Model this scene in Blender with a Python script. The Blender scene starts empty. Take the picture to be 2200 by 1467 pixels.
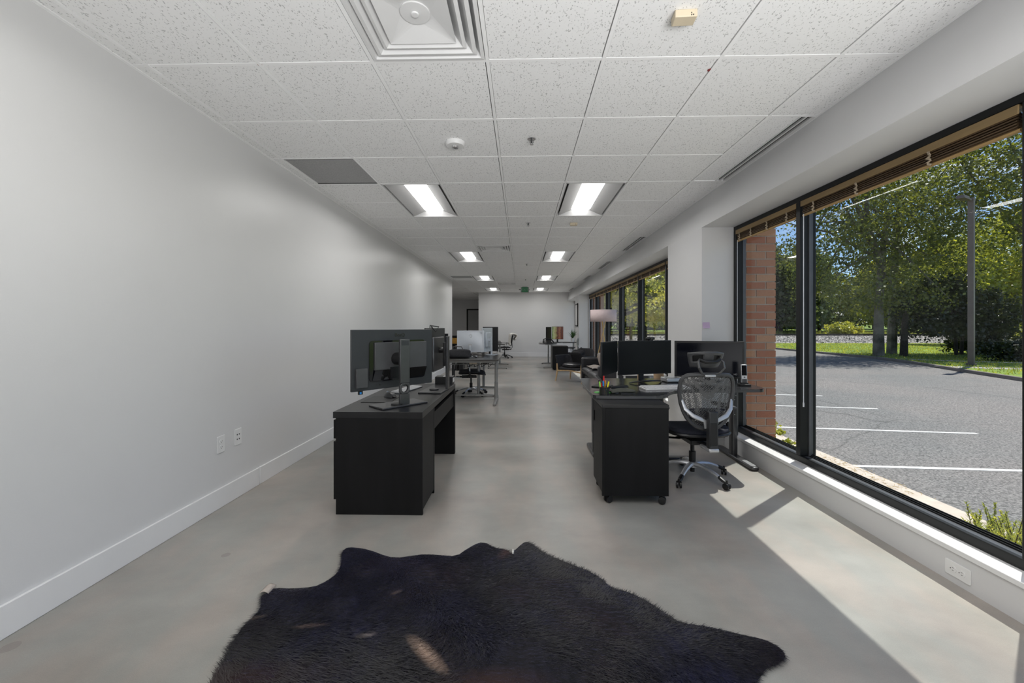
import bpy, bmesh, math, random
import numpy as np
from mathutils import Vector, Matrix
random.seed(7); RNG = np.random.default_rng(11)
C = bpy.context.scene.collection
PI = math.pi
# ------------------------------------------------------------------ camera, world, sun, exposure
cam = bpy.data.objects.new('camera', bpy.data.cameras.new('camera')); C.objects.link(cam)
cam.data.sensor_width = 36; cam.data.lens = 876/2200*36
cam.data.shift_y = -33/2200; cam.data.clip_start = .02; cam.data.clip_end = 500
cam.location = (0, 0, 1.255); cam.rotation_euler = (PI/2, 0, math.atan(20/876))
bpy.context.scene.camera = cam
vs = bpy.context.scene.view_settings
bpy.context.scene.display_settings.display_device = 'sRGB'
vs.view_transform = 'Standard'; vs.look = 'None'; vs.gamma = 1; vs.use_curve_mapping = False
vs.exposure = 0.0
cy = bpy.context.scene.cycles
cy.use_denoising = True; cy.max_bounces = 9; cy.diffuse_bounces = 6; cy.glossy_bounces = 4
cy.transmission_bounces = 6; cy.transparent_max_bounces = 16; cy.sample_clamp_indirect = 6
cy.caustics_reflective = False; cy.caustics_refractive = False
SUND = Vector((.357, .281, .891)).normalized()
SUN_W, SKY_W, LAMP_W, FILL_W = 5.8, .14, 18.0, 76.0
sun = bpy.data.objects.new('sun', bpy.data.lights.new('sun', 'SUN')); C.objects.link(sun)
sun.data.energy = SUN_W; sun.data.angle = math.radians(.55); sun.data.color = (1, .965, .90)
sun.rotation_euler = SUND.to_track_quat('Z', 'Y').to_euler(); sun.location = (30, 20, 40)
# added soft fill light, unseen behind the camera, aimed up to brighten the ceiling
fl = bpy.data.lights.new('added_ceiling_fill', 'AREA'); fl.shape = 'RECTANGLE'; fl.size = 3.0; fl.size_y = 1.6; fl.energy = FILL_W; fl.spread = math.radians(100)
flo = bpy.data.objects.new('added_ceiling_fill', fl); C.objects.link(flo); flo.location = (1.15, -1.6, .95); flo.rotation_euler = Vector((.22, -.68, -.70)).to_track_quat('Z', 'Y').to_euler()
w = bpy.data.worlds.new('sky'); bpy.context.scene.world = w; w.use_nodes = True
nt = w.node_tree; nt.nodes.clear(); N = nt.nodes.new; L = nt.links.new
sky = N('ShaderNodeTexSky'); sky.sky_type = 'NISHITA'; sky.sun_disc = False
sky.sun_elevation = math.radians(63); sky.sun_rotation = math.radians(52); sky.altitude = 100
sky.air_density = .75; sky.dust_density = .05; sky.ozone_density = 3.0
tc = N('ShaderNodeTexCoord'); mp = N('ShaderNodeMapping'); mp.inputs['Scale'].default_value = (1, 1, 2.2)
nz = N('ShaderNodeTexNoise'); nz.inputs['Scale'].default_value = 3.4; nz.inputs['Detail'].default_value = 9; nz.inputs['Roughness'].default_value = .58
cr = N('ShaderNodeValToRGB'); cr.color_ramp.elements[0].position = .54; cr.color_ramp.elements[1].position = .68
mx = N('ShaderNodeMixRGB'); mx.inputs[2].default_value = (7.5, 7.7, 8.0, 1)
bg = N('ShaderNodeBackground'); bg.inputs['Strength'].default_value = SKY_W; wo = N('ShaderNodeOutputWorld')
L(tc.outputs['Generated'], mp.inputs[0]); L(mp.outputs[0], nz.inputs['Vector']); L(nz.outputs['Fac'], cr.inputs[0])
L(cr.outputs[0], mx.inputs[0]); L(sky.outputs[0], mx.inputs[1]); L(mx.outputs[0], bg.inputs[0]); L(bg.outputs[0], wo.inputs[0])

# ------------------------------------------------------------------ materials
def mat(name, col, rough=.5, metal=0, spec=.5, nscale=0, namt=.1, bump=0, bscale=None, emit=None, estr=0, coat=0, stretch=None, col2=None, trans=0, coords='Object'):
    m = bpy.data.materials.new(name); m.use_nodes = True
    t = m.node_tree; p = t.nodes['Principled BSDF']
    p.inputs['Base Color'].default_value = (*col, 1); p.inputs['Roughness'].default_value = rough
    p.inputs['Metallic'].default_value = metal; p.inputs['Specular IOR Level'].default_value = spec
    p.inputs['Coat Weight'].default_value = coat
    if nscale or bump:
        co = t.nodes.new('ShaderNodeTexCoord'); src = co.outputs[coords]
        if stretch:
            mg = t.nodes.new('ShaderNodeMapping'); mg.inputs['Scale'].default_value = stretch
            t.links.new(src, mg.inputs[0]); src = mg.outputs[0]
    if nscale:
        n = t.nodes.new('ShaderNodeTexNoise'); n.inputs['Scale'].default_value = nscale; n.inputs['Detail'].default_value = 6
        n.inputs['Roughness'].default_value = .62
        t.links.new(src, n.inputs['Vector'])
        r = t.nodes.new('ShaderNodeValToRGB'); r.color_ramp.elements[0].position = .3; r.color_ramp.elements[1].position = .7
        a = [max(0, c*(1-namt)) for c in col]; b = list(col2) if col2 else [min(1, c*(1+namt)) for c in col]
        r.color_ramp.elements[0].color = (*a, 1); r.color_ramp.elements[1].color = (*b, 1)
        t.links.new(n.outputs['Fac'], r.inputs[0]); t.links.new(r.outputs[0], p.inputs['Base Color'])
    if bump:
        n2 = t.nodes.new('ShaderNodeTexNoise'); n2.inputs['Scale'].default_value = bscale or nscale*4 or 50; n2.inputs['Detail'].default_value = 4
        t.links.new(src, n2.inputs['Vector']); bp = t.nodes.new('ShaderNodeBump'); bp.inputs['Strength'].default_value = bump
        bp.inputs['Distance'].default_value = .01
        t.links.new(n2.outputs['Fac'], bp.inputs['Height']); t.links.new(bp.outputs[0], p.inputs['Normal'])
    if emit:
        p.inputs['Emission Color'].default_value = (*emit, 1); p.inputs['Emission Strength'].default_value = estr
    return m
M = {}
M['wall'] = mat('wall_paint', (.70, .70, .705), .34, spec=.35, nscale=1.3, namt=.015, bump=.03, bscale=180)
M['wallw'] = mat('window_wall_paint', (.66, .66, .665), .5, spec=.3, nscale=1.3, namt=.02, bump=.03, bscale=180)
M['trim'] = mat('trim_paint', (.80, .80, .805), .38, nscale=3, namt=.02)
M['grid'] = mat('grid_metal', (.93, .93, .93), .5, nscale=2, namt=.02)
M['vent'] = mat('vent_enamel', (.76, .76, .76), .4, nscale=2, namt=.02)
M['slotblack'] = mat('slot_black', (.012, .012, .012), .7, nscale=5, namt=.2)
M['grille'] = mat('return_grille', (.36, .36, .36), .6, nscale=160, namt=.25)
M['gapshadow'] = mat('tile_gap_shadow', (.09, .09, .09), .9, nscale=3, namt=.1)  # ceiling backing coloured dark so the tile gaps read as shadow lines
M['lens'] = mat('lamp_lens', (.9, .9, .9), .4, emit=(1, .985, .965), estr=LAMP_W)
M['pan'] = mat('lamp_pan', (.42, .42, .42), .5, nscale=2, namt=.02)
M['cream'] = mat('cream_plastic', (.66, .57, .42), .45, nscale=6, namt=.05)
M['whitep'] = mat('white_plastic', (.78, .78, .78), .35, nscale=6, namt=.02)
M['chrome'] = mat('chrome', (.75, .75, .77), .12, metal=1, nscale=8, namt=.05)
M['silver'] = mat('silver_paint', (.58, .59, .61), .3, metal=.65, nscale=9, namt=.05)
M['silverw'] = mat('white_silver', (.66, .70, .76), .32, metal=.25, nscale=3, namt=.03)
M['lam'] = mat('black_brown_laminate', (.006, .006, .0065), .5, spec=.25, nscale=9, namt=.35, stretch=(1, 1, .12), bump=.05, bscale=60)
M['lamtop'] = mat('black_laminate_top', (.010, .010, .011), .34, spec=.4, nscale=9, namt=.3, stretch=(1, .12, 1), bump=.03, bscale=60)
M['greytop'] = mat('grey_woodgrain_top', (.055, .052, .05), .28, spec=.5, nscale=14, namt=.5, stretch=(.12, 1, 1))
M['desktop'] = mat('dark_desk_top', (.028, .029, .032), .13, spec=.8, nscale=12, namt=.2)
M['deskedge'] = mat('pale_desk_edge', (.30, .30, .31), .35, nscale=10, namt=.1)
M['black'] = mat('black_plastic', (.008, .008, .009), .42, nscale=12, namt=.2, bump=.03, bscale=300)
M['blackg'] = mat('gloss_black', (.006, .006, .008), .08, nscale=4, namt=.1)
M['screen'] = mat('screen_off', (.004, .0045, .006), .35, spec=.22, nscale=2, namt=.1)
M['screeng'] = mat('screen_off_gloss', (.004, .005, .010), .16, spec=.22, nscale=2, namt=.1)
M['dgrey'] = mat('dark_grey_plastic', (.028, .030, .033), .4, nscale=9, namt=.12, bump=.02, bscale=300)
M['mirror'] = mat('glossy_dark_trim', (.10, .10, .10), .03, metal=.9, nscale=3, namt=.05)
M['dmetal'] = mat('dark_metal', (.085, .086, .09), .3, metal=.6, nscale=8, namt=.1)
M['legmetal'] = mat('grey_leg_metal', (.33, .33, .32), .38, metal=.4, nscale=8, namt=.08)
M['frame'] = mat('window_frame', (.011, .012, .0125), .42, spec=.3, nscale=6, namt=.15)
M['sill'] = mat('window_sill_metal', (.10, .105, .115), .3, spec=.5, nscale=14, namt=.12, stretch=(1, .1, 1))
M['fabric'] = mat('charcoal_fabric', (.028, .028, .032), .85, nscale=60, namt=.35, bump=.2, bscale=260)
M['cgrey'] = mat('chair_frame_grey', (.062, .063, .066), .38, nscale=9, namt=.1)
M['navy'] = mat('navy_seat_fabric', (.008, .009, .019), .8, nscale=60, namt=.3, bump=.2, bscale=260)
M['leather'] = mat('black_sofa_leather', (.018, .018, .022), .33, nscale=10, namt=.3, bump=.25, bscale=40)
M['fluffy'] = mat('black_pillow', (.012, .012, .014), .8, nscale=40, namt=.5, bump=.5, bscale=60)
M['beech'] = mat('pale_wood', (.58, .40, .22), .5, nscale=9, namt=.18, stretch=(1, 1, .15))
M['kraft'] = mat('kraft_tube', (.52, .36, .22), .7, nscale=12, namt=.12)
M['shade'] = mat('pink_lamp_shade', (.74, .60, .60), .8, nscale=40, namt=.04)
M['brass'] = mat('brass', (.62, .44, .18), .3, metal=.9, nscale=10, namt=.08)
M['cloth'] = mat('white_cloth', (.76, .74, .70), .9, nscale=20, namt=.06, bump=.3, bscale=40)
M['beige'] = mat('beige_throw', (.42, .37, .33), .95, nscale=30, namt=.15, bump=.4, bscale=70)
M['keys'] = mat('white_keys', (.68, .68, .69), .4, nscale=20, namt=.03)
M['leafh'] = mat('house_plant_leaf', (.06, .14, .04), .5, nscale=9, namt=.4)
M['soil'] = mat('soil', (.03, .02, .013), .95, nscale=40, namt=.4)
M['doorg'] = mat('grey_door', (.38, .38, .385), .5, nscale=4, namt=.05)
M['purple'] = mat('purple_paper', (.56, .42, .60), .8, nscale=20, namt=.03)
M['red'] = mat('red_plastic', (.55, .02, .02), .4, nscale=20, namt=.1)
M['blue'] = mat('blue_plastic', (.02, .22, .60), .4, nscale=20, namt=.1)
M['yellow'] = mat('yellow_plastic', (.80, .72, .03), .4, nscale=20, namt=.1)
M['green'] = mat('green_plastic', (.06, .32, .05), .5, nscale=20, namt=.15)
M['lime'] = mat('lime_plastic', (.35, .75, .1), .4, nscale=20, namt=.1)
M['orange'] = mat('orange_box', (.55, .28, .04), .6, nscale=20, namt=.1)
M['dred'] = mat('dark_red_sticker', (.22, .03, .03), .6, nscale=20, namt=.1)
M['signg'] = mat('sign_green', (.05, .24, .11), .4, nscale=20, namt=.05)
M['signl'] = mat('sign_letter', (.20, .45, .29), .4, nscale=20, namt=.03)
M['greyc'] = mat('grey_green_cloth', (.06, .063, .052), .9, nscale=30, namt=.2, bump=.3, bscale=60)
M['bamboo'] = mat('bamboo_valance', (.30, .205, .095), .55, nscale=30, namt=.15, stretch=(1, .05, 1))
M['bamboodk'] = mat('bamboo_slat_dark', (.085, .05, .022), .6, nscale=40, namt=.45, stretch=(1, .03, 1))
M['rail'] = mat('bamboo_rail', (.42, .27, .11), .45, nscale=30, namt=.15, stretch=(1, .05, 1))
M['cord'] = mat('jute_cord', (.40, .33, .24), .9, nscale=90, namt=.25)
M['wand'] = mat('clear_wand', (.72, .74, .78), .2, nscale=5, namt=.02)
M['mortar'] = mat('mortar', (.46, .40, .34), .95, nscale=40, namt=.1, bump=.3, bscale=120)
M['white'] = mat('road_paint', (.80, .80, .78), .7, nscale=14, namt=.08)
M['concrete'] = mat('kerb_concrete', (.62, .54, .46), .9, nscale=6, namt=.1, bump=.3, bscale=40)
M['kerbdk'] = mat('far_kerb', (.22, .19, .17), .9, nscale=3, namt=.15)
M['path'] = mat('path_concrete', (.42, .40, .37), .9, nscale=3, namt=.1)
M['lawn'] = mat('lawn', (.12, .22, .025), .95, nscale=.5, namt=.4, col2=(.26, .36, .05), bump=.6, bscale=30)
M['bank'] = mat('pale_bank_reflector', (.46, .44, .40), .95, nscale=1.2, namt=.2, bump=.5, bscale=30)  # mostly hidden bank, coloured pale to bounce sunlight onto soffit and jambs
M['ballast'] = mat('railway_ballast', (.36, .34, .33), .95, nscale=5, namt=.6, bump=1, bscale=9)
M['railm'] = mat('rail_steel', (.07, .06, .055), .5, metal=.5, nscale=4, namt=.1)
M['bark'] = mat('bark', (.10, .085, .065), .95, nscale=1.1, namt=.5, col2=(.30, .27, .22), bump=.6, bscale=14)
M['barkdk'] = mat('dark_bark', (.05, .04, .032), .95, nscale=6, namt=.4, bump=.6, bscale=14)
M['straw'] = mat('straw', (.50, .36, .16), .9, nscale=30, namt=.3)
M['houseg'] = mat('grey_siding', (.36, .38, .42), .8, nscale=3, namt=.08)
M['roofw'] = mat('pale_roof', (.62, .62, .64), .7, nscale=4, namt=.08)
M['tanp'] = mat('tan_fascia', (.50, .42, .36), .8, nscale=3, namt=.08)
M['dkglass'] = mat('dark_shopfront', (.03, .04, .05), .2, nscale=3, namt=.2)
M['poleb'] = mat('bronze_pole', (.17, .13, .115), .5, nscale=3, namt=.12)

def leafmat(name, c1, c2, trans):
    m = bpy.data.materials.new(name); m.use_nodes = True; t = m.node_tree; t.nodes.clear(); n = t.nodes.new
    co = n('ShaderNodeTexCoord'); nn = n('ShaderNodeTexNoise'); nn.inputs['Scale'].default_value = 1.6; nn.inputs['Detail'].default_value = 5
    r = n('ShaderNodeValToRGB'); r.color_ramp.elements[0].position = .35; r.color_ramp.elements[1].position = .65
    r.color_ramp.elements[0].color = (*c1, 1); r.color_ramp.elements[1].color = (*c2, 1)
    t.links.new(co.outputs['Object'], nn.inputs['Vector']); t.links.new(nn.outputs['Fac'], r.inputs[0])
    d = n('ShaderNodeBsdfDiffuse'); tr = n('ShaderNodeBsdfTranslucent'); g = n('ShaderNodeBsdfGlossy'); g.inputs['Roughness'].default_value = .35
    hs = n('ShaderNodeMixRGB'); hs.blend_type = 'MULTIPLY'; hs.inputs[0].default_value = 1; hs.inputs[2].default_value = (1.5, 1.25, .45, 1)
    t.links.new(r.outputs[0], d.inputs[0]); t.links.new(r.outputs[0], hs.inputs[1]); t.links.new(hs.outputs[0], tr.inputs[0])
    m1 = n('ShaderNodeMixShader'); m1.inputs[0].default_value = trans; m2 = n('ShaderNodeMixShader'); m2.inputs[0].default_value = .06
    t.links.new(d.outputs[0], m1.inputs[1]); t.links.new(tr.outputs[0], m1.inputs[2])
    t.links.new(m1.outputs[0], m2.inputs[1]); t.links.new(g.outputs[0], m2.inputs[2])
    o = n('ShaderNodeOutputMaterial'); t.links.new(m2.outputs[0], o.inputs[0]); return m
M['leaf'] = leafmat('leaf_mid', (.055, .085, .028), (.24, .29, .08), .55)
M['leafy'] = leafmat('leaf_yellow', (.22, .29, .06), (.52, .56, .15), .6)
M['leafs'] = leafmat('leaf_sunny', (.30, .38, .10), (.62, .64, .24), .55)
M['leafd'] = leafmat('leaf_dark', (.018, .030, .014), (.05, .07, .026), .3)
M['leafb'] = leafmat('leaf_blue', (.07, .115, .08), (.17, .24, .13), .5)
M['weed'] = leafmat('weed', (.22, .26, .06), (.42, .42, .14), .4)

def tilemat():
    m = mat('ceiling_tile_fissured', (.77, .77, .765), .85, spec=.15); t = m.node_tree; p = t.nodes['Principled BSDF']; n = t.nodes.new
    geo = n('ShaderNodeNewGeometry'); mg = n('ShaderNodeMapping'); mg.inputs['Scale'].default_value = (1, .55, 1)
    a = n('ShaderNodeTexNoise'); a.inputs['Scale'].default_value = 130; a.inputs['Detail'].default_value = 2
    b = n('ShaderNodeTexVoronoi'); b.inputs['Scale'].default_value = 75; b.feature = 'F1'
    ra = n('ShaderNodeValToRGB'); ra.color_ramp.elements[0].position = .33; ra.color_ramp.elements[1].position = .38
    rb = n('ShaderNodeValToRGB'); rb.color_ramp.elements[0].position = .10; rb.color_ramp.elements[1].position = .17
    for r in (ra, rb): r.color_ramp.elements[0].color = (.58, .58, .58, 1); r.color_ramp.elements[1].color = (1, 1, 1, 1)
    mu = n('ShaderNodeMixRGB'); mu.blend_type = 'MULTIPLY'; mu.inputs[0].default_value = 1
    mc = n('ShaderNodeMixRGB'); mc.blend_type = 'MULTIPLY'; mc.inputs[0].default_value = 1; mc.inputs[1].default_value = (.90, .90, .90, 1)
    L2 = t.links.new
    L2(geo.outputs['Position'], mg.inputs[0]); L2(mg.outputs[0], a.inputs['Vector']); L2(mg.outputs[0], b.inputs['Vector'])
    L2(a.outputs['Fac'], ra.inputs[0]); L2(b.outputs['Distance'], rb.inputs[0]); L2(ra.outputs[0], mu.inputs[1]); L2(rb.outputs[0], mu.inputs[2])
    L2(mu.outputs[0], mc.inputs[2]); L2(mc.outputs[0], p.inputs['Base Color'])
    bp = n('ShaderNodeBump'); bp.inputs['Strength'].default_value = .3; bp.inputs['Distance'].default_value = .003
    L2(mu.outputs[0], bp.inputs['Height']); L2(bp.outputs[0], p.inputs['Normal']); return m
M['tile'] = tilemat()

def floormat():
    m = mat('polished_concrete', (.33, .32, .30), .32, spec=.45); t = m.node_tree; p = t.nodes['Principled BSDF']; n = t.nodes.new; L2 = t.links.new
    geo = n('ShaderNodeNewGeometry')
    def noise(s, d, rg, st=(1, 1, 1)):
        mg = n('ShaderNodeMapping'); mg.inputs['Scale'].default_value = st; L2(geo.outputs['Position'], mg.inputs[0])
        a = n('ShaderNodeTexNoise'); a.inputs['Scale'].default_value = s; a.inputs['Detail'].default_value = d; a.inputs['Roughness'].default_value = rg
        L2(mg.outputs[0], a.inputs['Vector']); return a.outputs['Fac']
    a = noise(.9, 8, .6, (.8, 1.2, 1)); r = n('ShaderNodeValToRGB'); e = r.color_ramp.elements
    e[0].position = .34; e[0].color = (.245, .235, .218, 1); e[1].position = .68; e[1].color = (.42, .405, .38, 1)
    L2(a, r.inputs[0])
    b = noise(260, 3, .7); rb = n('ShaderNodeValToRGB'); rb.color_ramp.elements[0].position = .3; rb.color_ramp.elements[1].position = .7
    rb.color_ramp.elements[0].color = (.90, .90, .90, 1); rb.color_ramp.elements[1].color = (1.06, 1.06, 1.05, 1); L2(b, rb.inputs[0])
    mu = n('ShaderNodeMixRGB'); mu.blend_type = 'MULTIPLY'; mu.inputs[0].default_value = 1; L2(r.outputs[0], mu.inputs[1]); L2(rb.outputs[0], mu.inputs[2])
    c = noise(2.6, 5, .6, (1.2, .5, 1)); rc = n('ShaderNodeValToRGB'); rc.color_ramp.elements[0].position = .42; rc.color_ramp.elements[1].position = .6
    rc.color_ramp.elements[0].color = (.93, .955, .95, 1); rc.color_ramp.elements[1].color = (1.05, .99, .96, 1); L2(c, rc.inputs[0])
    m2 = n('ShaderNodeMixRGB'); m2.blend_type = 'MULTIPLY'; m2.inputs[0].default_value = 1; L2(mu.outputs[0], m2.inputs[1]); L2(rc.outputs[0], m2.inputs[2])
    # a few small round oil stains, a shape of their own
    prev = m2.outputs[0]
    for sx, sy, sr in ((-2.0, 1.55, .030), (-1.62, 2.2, .022), (-1.25, 3.5, .03), (.36, 4.9, .02), (.9, 1.35, .012)):
        vm = n('ShaderNodeVectorMath'); vm.operation = 'DISTANCE'; vm.inputs[1].default_value = (sx, sy, 0); L2(geo.outputs['Position'], vm.inputs[0])
        lt = n('ShaderNodeMath'); lt.operation = 'LESS_THAN'; lt.inputs[1].default_value = sr; L2(vm.outputs['Value'], lt.inputs[0])
        ml = n('ShaderNodeMath'); ml.operation = 'MULTIPLY'; ml.inputs[1].default_value = .35; L2(lt.outputs[0], ml.inputs[0])
        mi = n('ShaderNodeMixRGB'); mi.inputs[2].default_value = (.16, .13, .12, 1); L2(ml.outputs[0], mi.inputs[0]); L2(prev, mi.inputs[1]); prev = mi.outputs[0]
    L2(prev, p.inputs['Base Color'])
    rr = n('ShaderNodeMapRange'); rr.inputs['To Min'].default_value = .26; rr.inputs['To Max'].default_value = .46; L2(a, rr.inputs['Value']); L2(rr.outputs[0], p.inputs['Roughness'])
    return m
M['floor'] = floormat()

def asphaltmat():
    m = mat('asphalt', (.15, .15, .15), .85); t = m.node_tree; p = t.nodes['Principled BSDF']; n = t.nodes.new; L2 = t.links.new
    geo = n('ShaderNodeNewGeometry')
    a = n('ShaderNodeTexNoise'); a.inputs['Scale'].default_value = 26; a.inputs['Detail'].default_value = 5; a.inputs['Roughness'].default_value = .85
    b = n('ShaderNodeTexNoise'); b.inputs['Scale'].default_value = .25; b.inputs['Detail'].default_value = 6
    L2(geo.outputs['Position'], a.inputs['Vector']); L2(geo.outputs['Position'], b.inputs['Vector'])
    ra = n('ShaderNodeValToRGB'); ra.color_ramp.elements[0].position = .40; ra.color_ramp.elements[1].position = .60
    ra.color_ramp.elements[0].color = (.06, .058, .058, 1); ra.color_ramp.elements[1].color = (.32, .308, .298, 1); L2(a.outputs['Fac'], ra.inputs[0])
    rb = n('ShaderNodeValToRGB'); rb.color_ramp.elements[0].color = (.86, .89, .90, 1); rb.color_ramp.elements[1].color = (1.1, 1.05, 1.03, 1)
    rb.color_ramp.elements[0].position = .35; rb.color_ramp.elements[1].position = .65; L2(b.outputs['Fac'], rb.inputs[0])
    mu = n('ShaderNodeMixRGB'); mu.blend_type = 'MULTIPLY'; mu.inputs[0].default_value = 1; L2(ra.outputs[0], mu.inputs[1]); L2(rb.outputs[0], mu.inputs[2])
    v = n('ShaderNodeTexVoronoi'); v.feature = 'DISTANCE_TO_EDGE'; v.inputs['Scale'].default_value = .22; vn = n('ShaderNodeTexNoise'); vn.inputs['Scale'].default_value = 1.2
    vm = n('ShaderNodeMixRGB'); vm.inputs[0].default_value = .25; L2(geo.outputs['Position'], vn.inputs['Vector']); L2(geo.outputs['Position'], vm.inputs[1]); L2(vn.outputs['Color'], vm.inputs[2])
    L2(vm.outputs[0], v.inputs['Vector']); rv = n('ShaderNodeValToRGB'); rv.color_ramp.elements[0].position = .0; rv.color_ramp.elements[1].position = .006
    rv.color_ramp.elements[0].color = (.5, .5, .5, 1); L2(v.outputs['Distance'], rv.inputs[0])
    m3 = n('ShaderNodeMixRGB'); m3.blend_type = 'MULTIPLY'; m3.inputs[0].default_value = .8; L2(mu.outputs[0], m3.inputs[1]); L2(rv.outputs[0], m3.inputs[2])
    L2(m3.outputs[0], p.inputs['Base Color']); return m
M['asphalt'] = asphaltmat()

def brickmat(name, c1, c2):
    m = mat(name, c1, .85, nscale=16, namt=.15, bump=.3, bscale=90); t = m.node_tree; p = t.nodes['Principled BSDF']; n = t.nodes.new
    oi = n('ShaderNodeObjectInfo'); r = n('ShaderNodeValToRGB'); r.color_ramp.elements[0].color = (*c1, 1); r.color_ramp.elements[1].color = (*c2, 1)
    mu = n('ShaderNodeMixRGB'); mu.blend_type = 'MULTIPLY'; mu.inputs[0].default_value = .6
    old = p.inputs['Base Color'].links[0].from_socket
    t.links.new(oi.outputs['Random'], r.inputs[0]); g = n('ShaderNodeGamma'); g.inputs['Gamma'].default_value = .3; t.links.new(old, g.inputs[0])
    t.links.new(r.outputs[0], mu.inputs[1]); t.links.new(g.outputs[0], mu.inputs[2]); t.links.new(mu.outputs[0], p.inputs['Base Color']); return m
M['brick'] = brickmat('brick', (.42, .17, .10), (.56, .35, .22))

def glassmat():
    m = bpy.data.materials.new('window_glass'); m.use_nodes = True; t = m.node_tree; t.nodes.clear(); n = t.nodes.new
    a = n('ShaderNodeBsdfTransparent'); a.inputs[0].default_value = (.94, .955, .95, 1); g = n('ShaderNodeBsdfGlossy'); g.inputs['Roughness'].default_value = .0
    f = n('ShaderNodeFresnel'); ge = n('ShaderNodeNewGeometry'); mr = n('ShaderNodeMapRange'); mr.inputs['To Min'].default_value = 1.28; mr.inputs['To Max'].default_value = 1/1.28; t.links.new(ge.outputs['Backfacing'], mr.inputs['Value']); t.links.new(mr.outputs[0], f.inputs['IOR']); mi = n('ShaderNodeMixShader'); o = n('ShaderNodeOutputMaterial')
    t.links.new(f.outputs[0], mi.inputs[0]); t.links.new(a.outputs[0], mi.inputs[1]); t.links.new(g.outputs[0], mi.inputs[2]); t.links.new(mi.outputs[0], o.inputs[0]); return m
M['glass'] = glassmat()

def meshmat(name, col, scale, thr):
    m = bpy.data.materials.new(name); m.use_nodes = True; t = m.node_tree; t.nodes.clear(); n = t.nodes.new
    co = n('ShaderNodeTexCoord'); mg = n('ShaderNodeMapping'); mg.inputs['Scale'].default_value = (scale, scale, scale*.62); mg.inputs['Rotation'].default_value = (0, .5, 0)
    v = n('ShaderNodeTexVoronoi'); v.inputs['Randomness'].default_value = .25; v.inputs['Scale'].default_value = 1
    c = n('ShaderNodeMath'); c.operation = 'LESS_THAN'; c.inputs[1].default_value = thr
    d = n('ShaderNodeBsdfPrincipled'); d.inputs['Base Color'].default_value = (*col, 1); d.inputs['Roughness'].default_value = .6
    tr = n('ShaderNodeBsdfTransparent'); mi = n('ShaderNodeMixShader'); o = n('ShaderNodeOutputMaterial')
    t.links.new(co.outputs['Object'], mg.inputs[0]); t.links.new(mg.outputs[0], v.inputs['Vector']); t.links.new(v.outputs['Distance'], c.inputs[0])
    t.links.new(c.outputs[0], mi.inputs[0]); t.links.new(d.outputs[0], mi.inputs[1]); t.links.new(tr.outputs[0], mi.inputs[2]); t.links.new(mi.outputs[0], o.inputs[0]); return m
M['mesh'] = meshmat('chair_mesh_fabric', (.10, .10, .10), 105, .42)
M['cupmesh'] = meshmat('wire_mesh', (.01, .01, .01), 260, .30)

def screenmat():
    m = mat('lit_screen', (.01, .01, .01), .2); t = m.node_tree; p = t.nodes['Principled BSDF']; n = t.nodes.new; L2 = t.links.new
    co = n('ShaderNodeTexCoord'); sp = n('ShaderNodeSeparateXYZ'); L2(co.outputs['Generated'], sp.inputs[0])
    r = n('ShaderNodeValToRGB'); r.color_ramp.interpolation = 'EASE'; e = r.color_ramp.elements
    e[0].color = (.05, .09, .03, 1); e[1].color = (.07, .022, .012, 1); e[1].position = 1
    for pos, c in ((.18, (.19, .21, .10)), (.36, (.14, .12, .05)), (.5, (.05, .015, .01)), (.7, (.13, .055, .03)), (.85, (.05, .015, .01))):
        k = e.new(pos); k.color = (*c, 1)
    nn = n('ShaderNodeTexNoise'); nn.inputs['Scale'].default_value = 5; ad = n('ShaderNodeMath'); ad.operation = 'MULTIPLY_ADD'; ad.inputs[1].default_value = .35
    L2(co.outputs['Generated'], nn.inputs['Vector']); L2(nn.outputs['Fac'], ad.inputs[0]); sb = n('ShaderNodeMath'); sb.operation = 'SUBTRACT'; sb.inputs[1].default_value = .17
    L2(sp.outputs['X'], sb.inputs[0]); L2(sb.outputs[0], ad.inputs[2]); L2(ad.outputs[0], r.inputs[0]); L2(r.outputs[0], p.inputs['Emission Color']); p.inputs['Emission Strength'].default_value = 1; return m
M['lit'] = screenmat()

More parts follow.
